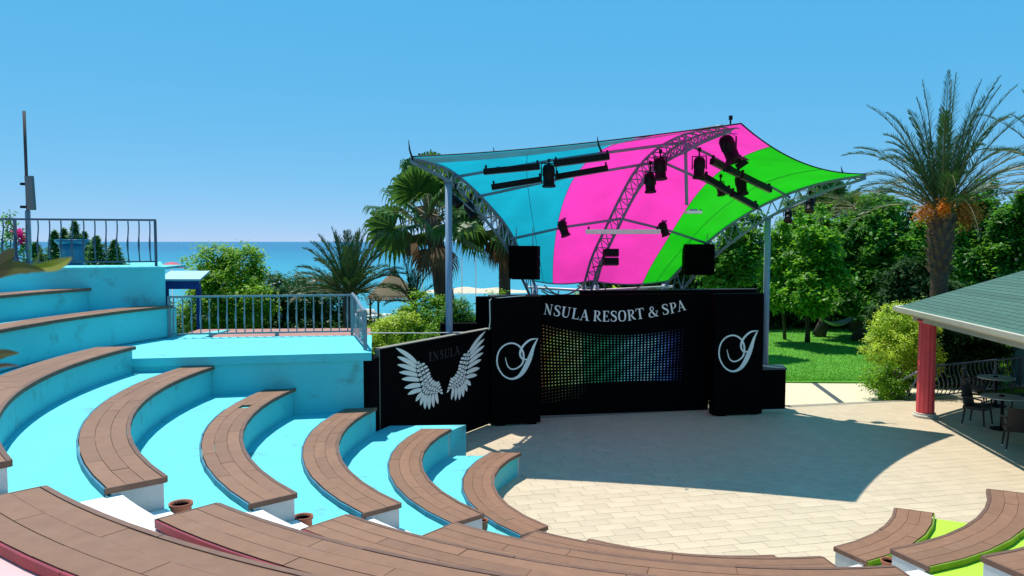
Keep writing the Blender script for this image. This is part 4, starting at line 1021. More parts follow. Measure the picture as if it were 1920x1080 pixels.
def chair(P, rz, label):
    t = thing('wicker_chair', label, 'chair', P, rz, group='dark wicker chairs in the pavilion')
    g = MB(); g.box((0, 0, .42), (.48, .46, .07)); g.build('seat', M_WICK, t, org=(0, 0, 0))
    g = MB(); vs = []; N_ = 6
    for j in range(N_ + 1):
        z = .44 + .44 * j / N_
        for i in range(7):
            x = -.25 + .5 * i / 6 ; c_ = .06 * ((i - 3) / 3) ** 2; wv = 1 - .12 * (j / N_) ** 2
            vs += [(x * wv, .22 + .10 * j / N_ - c_, z), (x * wv, .25 + .10 * j / N_ - c_, z)]
    fs = []
    for j in range(N_):
        for i in range(6):
            a = (j * 7 + i) * 2; b = a + 14; fs += [(a, a + 2, b + 2, b), (a + 1, b + 1, b + 3, a + 3)]
        a = j * 14; b = a + 14; fs += [(a, b, b + 1, a + 1), (a + 12, a + 13, b + 13, b + 12)]
    a = N_ * 14; fs += [(a + 2*i, a + 2*i + 2, a + 2*i + 3, a + 2*i + 1) for i in range(6)]; g.add(vs, fs); g.build('backrest', M_WICK, t, org=(0, 0, 0))
    for sx in (-1, 1):
        for sy in (-1, 1):
            g = MB(); g.tube([(sx * .20, sy * .19, .40), (sx * .235, sy * .235, .02)], [.024, .017], 6); lg = g.build('leg', M_WICK, t, org=(0, 0, 0))
            g = MB(); g.tube([(sx * .235, sy * .235, .022), (sx * .236, sy * .236, 0)], .02, 6); g.build('foot_cap', M_ALU, lg, org=(0, 0, 0))
    for sx in (-1, 1):
        g = MB(); g.tube([(sx * .24, -.2, .42), (sx * .27, -.18, .63), (sx * .27, .05, .66), (sx * .25, .26, .66)], .022, 6); g.build('armrest', M_WICK, t, org=(0, 0, 0))
def face(P, Q): return math.atan2((Q - P).y, (Q - P).x) + math.pi / 2
for (u, v, tb, lab) in ((1832, 797, Ptab, 'dark wicker chair at the near table, its back towards the red column'), (1828, 757, Ptb2, 'dark wicker chair by the back railing, its back towards the column'),
                        (1908, 842, Ptab, 'dark wicker chair standing at the edge of the roof shadow'), (1925, 775, Ptb2, 'dark wicker chair between the two round tables')):
    P = at_z(u, v, 0); chair(P, face(P, tb), lab)
ra, rb = at_z(1742, 749, 0), at_z(1846, 738, 0)
railing('railing', 'dark bellied railing behind the red column at the back of the pavilion floor', (ra.x, ra.y), (14.6, 22.3), .93, 22, .09, (0, .35, .7, 1), -.02, mat('dark rail paint', (.06, .085, .13), .45))

# ------------------------------------------------------------------ vegetation
def rand_unit(n):
    v = rng.normal(size=(n, 3)); return v / np.linalg.norm(v, axis=1, keepdims=True)
def leaves(name, ctr, size, m, parent, org, up=.6, asp=.5, outc=None, tintb=None, droop=0):
    """ctr (N,3) leaf positions -> folded pointed leaves (one quad each)"""
    n_ = len(ctr); nrm = rand_unit(n_); nrm[:, 2] = np.abs(nrm[:, 2]) + up
    if outc is not None: nrm += outc
    nrm /= np.linalg.norm(nrm, axis=1, keepdims=True)
    d = rand_unit(n_); d -= nrm * np.sum(d * nrm, 1, keepdims=True); d /= np.linalg.norm(d, axis=1, keepdims=True) + 1e-9
    d[:, 2] -= droop
    sd = np.cross(nrm, d); L = size * rng.uniform(.65, 1.3, n_)[:, None]
    a = ctr; tp = ctr + d * L - nrm * L * .12; mid = ctr + d * L * .45 + nrm * L * .05
    q = np.stack([a, mid + sd * L * asp * .5, tp, mid - sd * L * asp * .5], 1)
    tint = rng.random(n_) * .55 + (tintb if tintb is not None else .2)
    return np_mesh(name, q, 4, m, parent, org, np.clip(tint, 0, 1))
def clumps(blobs, nclump, nleaf, spread, shell=.55, flat=.75):
    """leaf positions in clumps spread through a set of ellipsoids; also returns outward vectors and per-leaf tint base"""
    vol = np.array([b[3] * b[4] * b[5] for b in blobs]); pr = vol / vol.sum()
    P = []; O = []; Tn = []; CC = []
    for i in range(nclump):
        b = blobs[rng.choice(len(blobs), p=pr)]; u = rand_unit(1)[0]; r = shell + (1 - shell) * rng.random() ** .6
        c_ = np.array(b[:3]) + u * np.array(b[3:6]) * r; k = max(4, int(nleaf * rng.uniform(.5, 1.5)))
        pts = c_ + rng.normal(size=(k, 3)) * spread * np.array((1, 1, flat)) * rng.uniform(.7, 1.3)
        P.append(pts); O.append(np.repeat(u[None] * .7, k, 0)); Tn.append(np.full(k, rng.uniform(0, .45))); CC.append(c_)
    return np.concatenate(P), np.concatenate(O), np.concatenate(Tn), CC
def tree(name, label, base, blobs, nclump, nleaf, spread, size, m, trunk_r=.13, cat='tree', group=None, asp=.55, limbs=10, bark=None, stems=1, shell=.5, fork=.45):
    base = Vector(base); t = thing(name, label, cat, base, group=group)
    if stems == 1:
        ex = []
        for b in blobs:
            for _ in range(3):
                a_ = random.uniform(0, 6.28); ex.append((b[0] + b[3] * .6 * math.cos(a_), b[1] + b[4] * .6 * math.sin(a_), b[2] + b[5] * random.uniform(.75, 1.05), b[3] * .16, b[4] * .16, b[5] * random.uniform(.2, .34)))
        sub = []
        for b in blobs:
            for _ in range(9):
                u_ = rand_unit(1)[0]; sub.append((b[0] + u_[0] * b[3] * .78, b[1] + u_[1] * b[4] * .78, b[2] + u_[2] * b[5] * .78, b[3] * random.uniform(.26, .42), b[4] * random.uniform(.26, .42), b[5] * random.uniform(.24, .46)))
            sub.append((b[0], b[1], b[2], b[3] * .6, b[4] * .6, b[5] * .6))
        blobs = sub + ex
    P, O, Tn, CC = clumps(blobs, nclump, nleaf, spread, shell)
    if stems == 1:
        P2, O2, T2, C2 = clumps(ex, 4 * len(ex), nleaf * .7, spread * .7, .2); P = np.concatenate([P, P2]); O = np.concatenate([O, O2]); Tn = np.concatenate([Tn, T2])
    leaves('crown', P, size, m, t, tuple(base), .5, asp, O, Tn)
    g = MB(); top = Vector(np.mean([b[:3] for b in blobs], 0)); 
    for s in range(stems):
        b0 = base + Vector((random.uniform(-.15, .15), random.uniform(-.15, .15), -.1)) * (stems > 1) 
        k = vlerp(b0, top, fork); k += Vector((random.uniform(-.12, .12), random.uniform(-.12, .12), 0)) * trunk_r * 8
        g.tube([b0, vlerp(b0, k, .35) + Vector((.03, .02, 0)), k, vlerp(k, top, .6)], [trunk_r * 1.25, trunk_r, trunk_r * .8, trunk_r * .35], 8)
        for i in range(limbs):
            c_ = Vector(random.choice(CC)); s0 = vlerp(k, top, random.uniform(0, .6)); md = vlerp(s0, c_, .5) + Vector((0, 0, .15))
            g.tube([s0, md, c_], [trunk_r * .45, trunk_r * .28, .012], 5, False)
    g.build('trunk' if stems == 1 else 'stems', bark or M_TRUNK, t, True)
    return t
def px_blob(u, v, Y, ru, rv, ry=None):
    P = at_y(u, v, Y); k = Y / FPX
    return (P.x, P.y, P.z, ru * k, ry if ry else ru * k, rv * k)
def gpt(u, Y, z=-.05): return Vector(((u - 960) / FPX * Y, Y, z))
TG = 'leafy trees around the lawn'
tree('lawn_tree', 'dense green tree rising behind the hanging loudspeaker and the rear stage wall', gpt(1385, 29), [px_blob(1380, 490, 29, 42, 62), px_blob(1402, 460, 29.5, 32, 48), px_blob(1345, 510, 29.5, 36, 48)], 287, 36, .15, .20, L_TREE, .12, group=TG)
tree('lawn_tree', 'slender young tree with pale foliage just behind the grey canopy post', gpt(1474, 34), [px_blob(1470, 520, 33, 42, 50), px_blob(1455, 470, 33, 28, 45), px_blob(1470, 560, 32, 28, 28)], 230, 34, .14, .19, L_BRIGHT, .07, group=TG)
tree('lawn_tree', 'bright green full tree on the lawn, its trunk left of the hammock', gpt(1517, 33), [px_blob(1512, 460, 32, 46, 60), px_blob(1540, 500, 31.5, 48, 60), px_blob(1520, 550, 31, 52, 36), px_blob(1492, 520, 32, 36, 50)], 420, 36, .14, .19, L_BRIGHT, .10, group=TG)
tree('lawn_tree', 'dark leafy tree carrying one end of the hammock, thick trunk', gpt(1538, 35), [px_blob(1585, 470, 35, 56, 70), px_blob(1575, 540, 34.5, 55, 50)], 379, 36, .15, .20, L_TREE, .26, group=TG)
tree('lawn_tree', 'broad dark green tree at the far end of the hammock', gpt(1610, 33.5), [px_blob(1635, 450, 34, 56, 74), px_blob(1640, 530, 33.5, 60, 60), px_blob(1600, 560, 33, 40, 36)], 413, 36, .15, .20, L_TREE, .24, group=TG)
tree('lawn_tree', 'tall leafy tree behind the date palm trunk', gpt(1700, 34), [px_blob(1700, 450, 34, 60, 70), px_blob(1705, 540, 33, 64, 60), px_blob(1690, 480, 33, 50, 60)], 436, 36, .15, .20, L_TREE, .2, group=TG)
tree('lawn_tree', 'tall tree with loose upright shoots behind the pavilion roof', gpt(1825, 31), [px_blob(1830, 430, 31, 44, 64), px_blob(1815, 500, 30.5, 60, 56), px_blob(1850, 400, 31, 24, 50)], 379, 36, .15, .20, L_TREE, .16, group=TG)
tree('lawn_tree', 'leafy tree over the pavilion roof with a pointed top', gpt(1905, 29), [px_blob(1905, 450, 29, 34, 74), px_blob(1890, 510, 29, 50, 44), px_blob(1925, 420, 29, 24, 60)], 322, 36, .15, .20, L_TREE, .14, group=TG)
# thin trunks and the deep hedge closing the lawn
P = np.concatenate([np.stack([rng.uniform(3.5, 34, 52000), rng.uniform(37.5, 41, 52000), rng.beta(1.2, 1.1, 52000) * 4.1 - .1], 1)])
top = 3.6 + .5 * np.sin(P[:, 0] * 1.7) + .3 * np.sin(P[:, 0] * 4.1); P = P[P[:, 2] < top]
hg = thing('hedge', 'tall dark hedge closing the far side of the lawn', 'hedge', (18, 39, 0))
leaves('foliage', P, .24, L_DARK, hg, (18, 39, 0), .3, .6, None, rng.uniform(0, .4, len(P)))
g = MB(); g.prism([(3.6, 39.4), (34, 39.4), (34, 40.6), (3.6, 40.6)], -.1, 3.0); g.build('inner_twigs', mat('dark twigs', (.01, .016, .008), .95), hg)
# shrubs
def shrub(label, base, blobs, nclump, nleaf, spread, size, m, cat='shrub', group=None, asp=.5, name='shrub', shell=.7, limbs=14):
    return tree(name, label, base, blobs, nclump, nleaf, spread, size, m, .035, cat, group, asp, limbs, None, 3, shell, .25)
def box_blobs(x0, x1, y0, y1, z0, z1, n, r):
    return [(random.uniform(x0, x1), random.uniform(y0, y1), random.uniform(z0, z1), r * random.uniform(.7, 1.2), r * random.uniform(.7, 1.2), r * random.uniform(.7, 1.2)) for _ in range(n)]
shrub('tall clipped golden shrub beside the red column', (11.0, 21.6, -.1), box_blobs(10.35, 11.7, 21.4, 22.2, .6, 2.1, 13, .5), 620, 40, .075, .07, L_GOLD)
shrub('low round green bush at the foot of the golden shrub', (10.15, 21.0, -.1), box_blobs(9.85, 10.7, 20.95, 21.4, .15, .6, 6, .42), 200, 34, .07, .065, L_LIME)
shrub('sunlit lime hedge seen under the pavilion roof behind the teal column', (15.2, 25, -.1), box_blobs(14.8, 18, 24.6, 25.4, .1, .8, 10, .5), 280, 30, .09, .09, L_LIME)
shrub('golden leaved shrub between the terrace railing and the winged wall', (-3.2, 20.2, -.6), box_blobs(-3.55, -2.75, 19.8, 20.6, .5, 2.0, 10, .5), 360, 36, .07, .07, L_GOLD)
shrub('round green shrub behind the winged wall at the fan palm foot', (-1.9, 21.3, -.6), [px_blob(790, 590, 21, 36, 44), px_blob(825, 600, 21, 36, 44), px_blob(760, 610, 20.8, 30, 36), px_blob(800, 640, 20.6, 60, 40)], 420, 36, .085, .08, L_LIME)
shrub('dark green shrub between the canopy post and the black rear screen', (-1.3, 20.4, -.6), [px_blob(858, 595, 20.5, 30, 36), px_blob(866, 625, 20.4, 28, 36)], 260, 36, .08, .07, L_TREE)
shrub('flowering green shrub behind the loudspeaker at the second fan palm', (0.2, 25, -.6), box_blobs(-.6, 2.6, 24.6, 26, .6, 2.1, 10, .6), 260, 34, .1, .10, L_LIME)
shrub('pale yellow green shrub seen under the membrane behind the screen', (2.8, 25, -.6), box_blobs(1.8, 4.8, 24.4, 26, .8, 2.2, 10, .6), 280, 34, .1, .10, L_GOLD)
shrub('tall lime green shrub behind the terrace railing with upright shoots', (-8.2, 22.5, -.6), [px_blob(430, 540, 22.5, 62, 60), px_blob(400, 500, 22.5, 32, 42), px_blob(455, 500, 22.7, 38, 44), px_blob(395, 580, 22, 50, 50), px_blob(355, 505, 22.8, 12, 28), px_blob(465, 575, 22, 46, 50), px_blob(384, 470, 22.5, 7, 14), px_blob(470, 476, 22.6, 12, 16)], 560, 40, .10, .12, L_LIME, asp=.38)
shrub('dense dark oleander hedge behind the terrace railing', (-5.2, 24, -.6), [px_blob(u, 566, 24, 42, 52) for u in (505, 545, 585, 625)] + [px_blob(u, 640, 23.5, 50, 50) for u in (350, 420, 500, 570, 640)], 1000, 40, .12, .15, L_OLE, cat='hedge', asp=.22, name='oleander_hedge')
shrub('added dark shrub standing in for shade behind the railing at the back of the pavilion', (12.6, 23.4, -.1), box_blobs(11.9, 14.2, 23.0, 24.0, .1, 2.4, 20, .7), 620, 40, .12, .13, L_DARK)  # added foliage, darkens the shaded view behind the pavilion railing
shrub('tall dark hedge beyond the pavilion, behind the sunlit lime hedge', (18, 27.5, -.1), box_blobs(13.5, 24, 27, 28.2, .5, 2.9, 26, .9), 620, 44, .18, .2, L_DARK, cat='hedge', name='hedge')
shrub('dark evergreen hedge filling in behind the oleanders and the terrace railing', (-6.5, 27, -.6), box_blobs(-12.5, -4.2, 26.6, 27.6, -.2, 1.2, 24, .85), 560, 44, .17, .18, L_DARK, cat='hedge', name='hedge')
# conifers behind the upper railing
for (u, v, hpx, wpx, Y) in ((104, 490, 60, 14, 18.8), (142, 490, 78, 17, 18.6), (182, 492, 52, 17, 18.3), (215, 492, 44, 13, 18.3), (68, 492, 40, 15, 18.8), (122, 492, 66, 13, 19.2), (160, 490, 58, 12, 19.2)):
    B = at_y(u, v, Y); k = Y / FPX; wpx *= 1.5; n_ = 2600; tt = rng.random(n_) ** 1.3; th = rng.uniform(0, 2 * np.pi, n_)
    rad = (1 - tt) ** .8 * wpx * k * rng.uniform(.3, 1.1, n_) * (1 + .25 * np.sin(tt * 30))
    P = np.stack([B.x + rad * np.cos(th), Y + rad * np.sin(th), ZUP - .05 + tt * (hpx * k + (B.z - ZUP))], 1)
    t = thing('conifer', 'small pointed dark conifer behind the upper railing on the high wall', 'conifer', (B.x, Y, ZUP - .05), group='conifers behind the upper railing')
    leaves('foliage', P, .075, L_CON, t, (B.x, Y, ZUP - .05), .6, .35, None, rng.uniform(0, .4, n_)); g = MB(); g.tube([(B.x, Y, ZUP - .1), (B.x, Y, ZUP + hpx * k)], [.02, .006], 5); g.build('stem', M_TRUNK, t)
# bougainvillea spray by the mast
B = Vector((-10.55, 16.2, ZUP)); t = thing('bougainvillea', 'thin bougainvillea sprays with magenta bracts beside the mast', 'plant', B)
g = MB(); pts = []
for s in (((20, 500), (40, 470), (48, 450), (30, 430), (8, 410)), ((10, 500), (20, 460), (14, 430), (20, 402)), ((40, 505), (45, 475), (38, 440), (48, 460)), ((6, 500), (3, 470), (12, 445), (30, 436))):
    q = [Vector(x) for x in smooth([tuple(at_y(u, v, 16.0 + random.uniform(-.2, .2))) for u, v in s], 6)]; g.tube(q, .008, 5); pts += q
g.build('stems', M_TRUNK, t); pts = np.array([tuple(p) for p in pts]); P = np.repeat(pts, 14, 0) + rng.normal(size=(len(pts) * 14, 3)) * .05
leaves('foliage', P, .06, L_TREE, t, tuple(B), .4, .6)
for (u, v) in ((36, 437), (24, 482), (44, 452)):
    c_ = np.array(at_y(u, v, 15.9)); leaves('flower', c_ + rng.normal(size=(90, 3)) * .045, .06, L_BOUG, t, tuple(B), .3, .8)

# palms -------------------------------------------------------------------------------------------
def feather_frond(P0, dirv, L, droop, nl, ll, roll=0.0, wdth=.019):
    """pinnate frond: returns leaflet quads and the rachis points"""
    d = Vector(dirv).normalized(); pts = []; p = Vector(P0); cur = d.copy(); N_ = 14
    for i in range(N_ + 1):
        pts.append(p.copy()); cur = (cur + Vector((0, 0, -droop / N_ * (.35 + 1.3 * i / N_)))).normalized(); p = p + cur * (L / N_)
    qs = []
    for i in range(nl):
        f = .10 + .90 * (i + .5) / nl; x = f * N_; k = min(int(x), N_ - 1); q = vlerp(pts[k], pts[k+1], x - k); tg = (pts[k+1] - pts[k]).normalized()
        sd = tg.cross(Vector((0, 0, 1)));
        if sd.length < .15: sd = tg.cross(Vector((1, 0, 0)))
        sd.normalize(); un = sd.cross(tg).normalized()
        l_ = ll * (math.sin(math.pi * min(1, .18 + f * .80)) ** .6) * random.uniform(.85, 1.1)
        for s in (-1, 1):
            dd = (sd * s * random.uniform(.5, .8) + tg * (.75 + .5 * f) + un * random.uniform(.1, .85)).normalized(); e = q + dd * l_ - Vector((0, 0, l_ * .10)); md = q + dd * l_ * .45
            ww = (tg * .8 + un * .5).normalized() * wdth
            qs.append((q, md - ww, e, md + ww))
    return qs, pts
def date_palm(label, base, crown, nf, L, nl, ll, trunk_r, fruit=False, young=False, elmin=-15, mat_=None, group=None, lean=(0, 0), elmax=84, dr=1.0):
    base = Vector(base); crown = Vector(crown); t = thing('date_palm', label, 'palm', base, group=group)
    rach = MB(); qs = []
    for i in range(nf):
        f = (i + .5) / nf; az = i * 2.39996 + random.uniform(-.25, .25); el = R_(elmin + (elmax - elmin) * (1 - f) ** .72 + random.uniform(-6, 6))
        d = Vector((math.cos(az) * math.cos(el) + lean[0], math.sin(az) * math.cos(el) + lean[1], math.sin(el)))
        q, pts = feather_frond(crown + Vector((math.cos(az), math.sin(az), 0)) * trunk_r * .6 + Vector((0, 0, .25 * (1 - f))), d, L * random.uniform(.85, 1.1), (.6 + .6 * f) * dr, nl, ll)
        qs += q; rach.tube(pts, [.028 - .0015 * k for k in range(len(pts))], 4, False)
    V = np.array([[tuple(p) for p in q] for q in qs]); leaves_o = np_mesh('fronds', V, 4, mat_ or L_PALM, t, tuple(base), np.clip(rng.normal(.45, .22, len(V)), 0, 1))
    rach.build('frond_stems', mat('frond stem', (.16, .15, .05), .6), t)
    g = MB(); H_ = (crown - base).length
    g.tube([base + Vector((0, 0, -.1)), vlerp(base, crown, .3), vlerp(base, crown, .62), vlerp(base, crown, .72), vlerp(base, crown, .92), crown + Vector((0, 0, .15))], [trunk_r * .85, trunk_r * .8, trunk_r * .85, trunk_r * 1.05, trunk_r * 1.25, trunk_r * .8], 14); g.build('trunk', M_TRUNKP, t, True)
    if not young:
        bt = MB()                               # old leaf bases, a spiral of short stubs
        nb_ = int(60 + H_ * 18)
        for i in range(nb_):
            f = .15 + .83 * i / nb_; az = i * 2.39996; c_ = vlerp(base, crown, f); rr = trunk_r * (.82 if f < .62 else .95 + .3 * min(1, (f - .62) / .3)); o = Vector((math.cos(az), math.sin(az), 0)); long = .10 if f < .62 else .24
            p = c_ + o * rr * .85; s_ = Vector((-o.y, o.x, 0)) * .075; e = p + o * (.05 + .13 * (f > .62)) + Vector((0, 0, long))
            bt.add([p - s_, p + s_, e + s_ * .6, e - s_ * .6, p - o * .05 + Vector((0, 0, .12))], [(0, 1, 2, 3), (1, 4, 2), (0, 3, 4), (3, 2, 4)])
        bt.build('leaf_bases', mat('old leaf bases', (.22, .14, .07), .9, (.10, .06, .03), 8, .4), t)
    if fruit:
        for az, el, sz in fruit:
            o = Vector((math.cos(az), math.sin(az), 0)); c_ = crown + o * (trunk_r + .46) + Vector((0, 0, el))
            st = MB(); n_ = 900; P = np.array(c_) + rng.normal(size=(n_, 3)) * np.array((.16, .16, .19)) * sz
            for k in range(26): st.tube([crown + o * trunk_r * .7 + Vector((0, 0, .15)), vlerp(crown, c_, .6) + Vector((0, 0, .28)), P[k * 9]], .008, 4, False)
            fb = st.build('fruit_stalk', mat('fruit stalk', (.55, .24, .02), .6), t)
            leaves('fruit', P, .045, L_FRUIT, t, tuple(base), .4, 1.0, None, np.full(n_, (.15 if sz > 1 else .7)))
    return t
cr = at_y(1766, 398, 24.0)
date_palm('tall date palm with orange fruit bunches behind the pavilion roof', (at_y(1758, 560, 24).x, 24.0, -.1), cr, 50, 3.65, 74, .46, .29, fruit=((-2.75, -.05, .80), (-2.0, .08, .55), (-.5, .02, 1.05), (.05, -.22, 1.02)), elmin=24, dr=1.45)
cr = at_y(655, 556, 22.0)
date_palm('young date palm with a bushy crown at the end of the terrace railing', (cr.x, 22.0, -.6), cr, 46, 1.75, 46, .36, .16, young=True, elmin=10)
cr = at_y(775, 572, 23.2)
date_palm('small young palm poking out of the green shrub behind the winged wall', (cr.x, 23.2, -.6), cr, 14, 1.05, 30, .24, .10, young=True, elmin=15)
cr = at_y(1607, 395, 37.0)
date_palm('olive fronded date palm rising between the lawn trees', (cr.x, 37.0, -.1), cr, 30, 3.0, 44, .55, .28, elmin=-45, elmax=38, dr=1.3, group=None, mat_=leafmat('olive palm leaves', (.04, .075, .012), (.16, .20, .035), .3))
cr = at_y(1990, 330, 27.0)
date_palm('date palm whose fronds reach in over the pavilion roof', (cr.x, 27.0, -.1), cr, 26, 3.0, 46, .42, .3, elmin=-10)

def fan_leaf(P0, dirv, Lp, rad, nseg, spread):
    """palmate leaf: petiole points and segment quads with drooping split tips"""
    d = Vector(dirv).normalized(); e = Vector(P0) + d * Lp - Vector((0, 0, .10 * Lp))
    sd = d.cross(Vector((0, 0, 1)));
    if sd.length < .1: sd = Vector((1, 0, 0))
    sd.normalize(); rl = Matrix.Rotation(random.gauss(0, .55), 3, d); sd = rl @ sd; un = sd.cross(d).normalized(); qs = []
    for i in range(nseg):
        a = (i / (nseg - 1) - .5) * spread; r = rad * (1 - .28 * (abs(a) / (spread / 2)) ** 2) * random.uniform(.9, 1.08)
        dd = (d * math.cos(a) + sd * math.sin(a)).normalized(); dd = (dd + un * .10 * math.cos(a)).normalized()
        wv = dd.cross(un).normalized() * (r * spread / nseg * .52); fold = un * (.02 if i % 2 else -.02)
        m1 = e + dd * r * .55 + fold; m2 = e + dd * r * .82 + fold * .5 + Vector((0, 0, -r * .05)); tp = e + dd * r * .97 + Vector((0, 0, -r * random.uniform(.22, .5)))
        qs.append((e, m1 - wv, m1 + wv, e)); qs.append((m1 - wv, m2 - wv * .55, m2 + wv * .55, m1 + wv)); qs.append((m2 - wv * .55, tp, tp, m2 + wv * .55))
    return qs, [Vector(P0), vlerp(Vector(P0), e, .5) + Vector((0, 0, .04)), e]
def fan_palm(label, base, crown, nl, Lp, rad, tr, dead=8, group='fan palms beyond the stage', bend=None):
    base = Vector(base); crown = Vector(crown); t = thing('fan_palm', label, 'palm', base, group=group); st = MB(); Q = []; D = []
    for i in range(nl + dead):
        az = i * 2.39996 + random.uniform(-.2, .2)
        if i < nl: f = i / nl; el = R_(82 - 122 * f ** .9 + random.uniform(-8, 8))
        else: el = R_(random.uniform(-80, -58))
        d = Vector((math.cos(az) * math.cos(el), math.sin(az) * math.cos(el), math.sin(el)))
        q, pts = fan_leaf(crown + Vector((math.cos(az), math.sin(az), 0)) * tr * .5 + Vector((0, 0, .1 if i < nl else -.15)), d, Lp * random.uniform(.8, 1.15) * (.7 if i >= nl else 1), rad * random.uniform(.85, 1.1) * (.8 if i >= nl else 1), 26, R_(235) if i < nl else R_(120))
        (Q if i < nl else D).extend(q); st.tube(pts, [.022, .018, .012], 4, False)
    for nm, qq, mm in (('fronds', Q, L_FAN), ('dry_skirt', D, L_DRY)):
        if not qq: continue
        V = np.array([[tuple(p) for p in q] for q in qq]); tn = np.repeat(np.clip(rng.normal(.45, .2, len(V) // 3), 0, 1), 3); np_mesh(nm, V, 4, mm, t, tuple(base), tn)
    st.build('frond_stems', mat('fan stem', (.17, .13, .04), .6), t); g = MB()
    b_ = Vector(bend) if bend else Vector((0, 0, 0)); NP = 12; pts = []
    for k in range(NP + 1):
        f = k / NP; pts.append(vlerp(base + Vector((0, 0, -.1)), crown, f) + b_ * math.sin(math.pi * f))
    g.tube(pts, [tr * (1.12 - .28 * k / NP + (.16 if k in (10, 11) else 0)) for k in range(NP + 1)], 14); g.build('trunk', M_TRUNKP, t, True)
    bt = MB()
    for i in range(70):
        f = .55 + .44 * i / 70; az = i * 2.39996; k = f * NP; c_ = vlerp(pts[int(min(k, NP - 1))], pts[int(min(k, NP - 1)) + 1], k - int(min(k, NP - 1))); o = Vector((math.cos(az), math.sin(az), 0)); p = c_ + o * tr * .85; s_ = Vector((-o.y, o.x, 0)) * .05; e = p + o * .05 + Vector((0, 0, .16))
        bt.add([p - s_, p + s_, e + s_ * .4, e - s_ * .4], [(0, 1, 2, 3)])
    bt.build('leaf_bases', mat('old leaf bases', (.22, .14, .07), .9, (.10, .06, .03), 8, .4), t)
    return t
cr = at_y(806, 408, 23.5); fan_palm('fan palm with a leaning trunk and drooping fronds behind the canopy post', (at_y(862, 600, 23.5).x, 23.5, -.6), cr, 23, 1.05, 1.0, .24, 6, bend=(.12, 0, 0))
cr = at_y(945, 408, 28.0); fan_palm('fan palm with a straight dark trunk behind the cyan membrane', (at_y(948, 560, 28).x, 28.0, -.6), cr, 26, 1.0, 1.05, .22, 12)
cr = at_y(800, 352, 26.5); fan_palm('smaller crowned fan palm behind the tip of the cyan membrane', (at_y(842, 560, 26.5).x, 26.5, -.6), cr, 14, .6, .75, .16, 3)
cr = at_y(1545, 420, 40.0); fan_palm('fan palm standing far behind the bright lawn tree', (cr.x, 40.0, -.1), cr, 26, 1.3, 1.35, .28, 12)

# hammock between the trunks
A, B = at_y(1540, 597, 33.5), at_y(1604, 590, 33.5)
t = thing('hammock', 'pale striped hammock slung between the tree trunks on the lawn', 'hammock', A); g = MB(); vs = []; NH = 16
for i in range(NH + 1):
    f = i / NH; c_ = vlerp(A, B, f); sag = .42 * 4 * f * (1 - f); wv = .42 * math.sin(math.pi * f) ** .6 + .03
    for j in range(5): s_ = (j - 2) / 2; vs.append((c_.x + .0, c_.y + s_ * wv, c_.z - sag + .16 * s_ * s_ * math.sin(math.pi * f)))
g.add(vs, [(i*5+j, (i+1)*5+j, (i+1)*5+j+1, i*5+j+1) for i in range(NH) for j in range(4)]); g.build('cloth', mat('hammock cloth', (.34, .42, .38), .8, (.25, .32, .3), 30), t)
g = MB(); g.tube([A, A + Vector((-.35, 0, .35))], .012, 5); g.build('rope', M_CABLE, t); g = MB(); g.tube([B, B + Vector((.35, 0, .35))], .012, 5); g.build('rope', M_CABLE, t)
# plain grey poles leaning by the golden shrub
A, B = at_y(1683, 716, 20.9), at_y(1733, 690, 20.7)
t = thing('leaning_poles', 'grey poles leaning on the bush beside the red column', 'pole', at_y(1720, 745, 20.8))
g = MB(); g.tube([at_y(1682, 717, 20.85), at_y(1736, 689, 20.7)], .03, 8); g.build('pole', M_RAIL, t)
g = MB(); g.tube([at_y(1697, 747, 20.75), at_y(1732, 688, 20.75)], .025, 8); g.build('pole', M_RAIL, t)
g = MB(); g.tube([at_y(1708, 738, 20.8), at_y(1738, 748, 20.7)], .025, 8); g.build('pole', M_RAIL, t)
g = MB(); g.tube([at_y(1722, 697, 20.74), at_y(1736, 689, 20.70)], .038, 8); g.build('sleeve', mat('orange sleeve', (.55, .22, .05), .6), t)

# ------------------------------------------------------------------ beach things
P = at_y(738, 560, 44.0); zg = -.6
t = thing('thatched_shelter', 'thatched beach shelter with wooden posts and rail by the sea', 'shelter', (P.x, 44, zg))
zt0, zt1 = at_y(738, 554, 44).z, at_y(738, 512, 44).z
g = MB(); g.lathe([(1.42, zt0 - .05), (1.36, zt0 + .08), (.72, zt0 + .72), (.22, zt1 - .05), (.19, zt1 + .22), (.13, zt1 + .26)], (P.x, 44, 0), 24); g.build('roof', M_THATCH, t)
n_ = 2600; th = rng.uniform(0, 2*np.pi, n_); f = rng.random(n_) ** .5; r0 = .2 + 1.2 * f; z0 = zt1 - .05 - (zt1 - zt0) * f ** .85
a_ = np.stack([P.x + r0*np.cos(th), 44 + r0*np.sin(th), z0 + .03], 1); d_ = np.stack([np.cos(th) * .22, np.sin(th) * .22, -rng.uniform(.12, .3, n_)], 1); w_ = np.stack([-np.sin(th), np.cos(th), 0*th], 1) * .02
np_mesh('straw', np.stack([a_ - w_, a_ + w_, a_ + d_ + w_ * .3, a_ + d_ - w_ * .3], 1), 4, L_DRY, t, (P.x, 44, zg), rng.random(n_))['kind'] = 'stuff'
for dx, dy in ((-1.2, -.6), (1.15, -.6), (-1.0, .8), (1.0, .8)):
    g = MB(); g.tube([(P.x + dx, 44 + dy, zg - .1), (P.x + dx, 44 + dy, zt0 + .1)], .06, 7); g.build('post', M_TRUNK, t)
    g = MB(); g.tube([(P.x + dx, 44 + dy, zt0 - .5), (P.x + dx * .6, 44 + dy * .6, zt0 + .1)], .035, 6); g.build('brace', M_TRUNK, t)
g = MB(); g.tube([(P.x - 1.25, 43.4, at_y(738, 563, 43.4).z), (P.x + 1.2, 43.4, at_y(738, 564, 43.4).z)], .04, 6); g.build('rail', M_TRUNK, t)
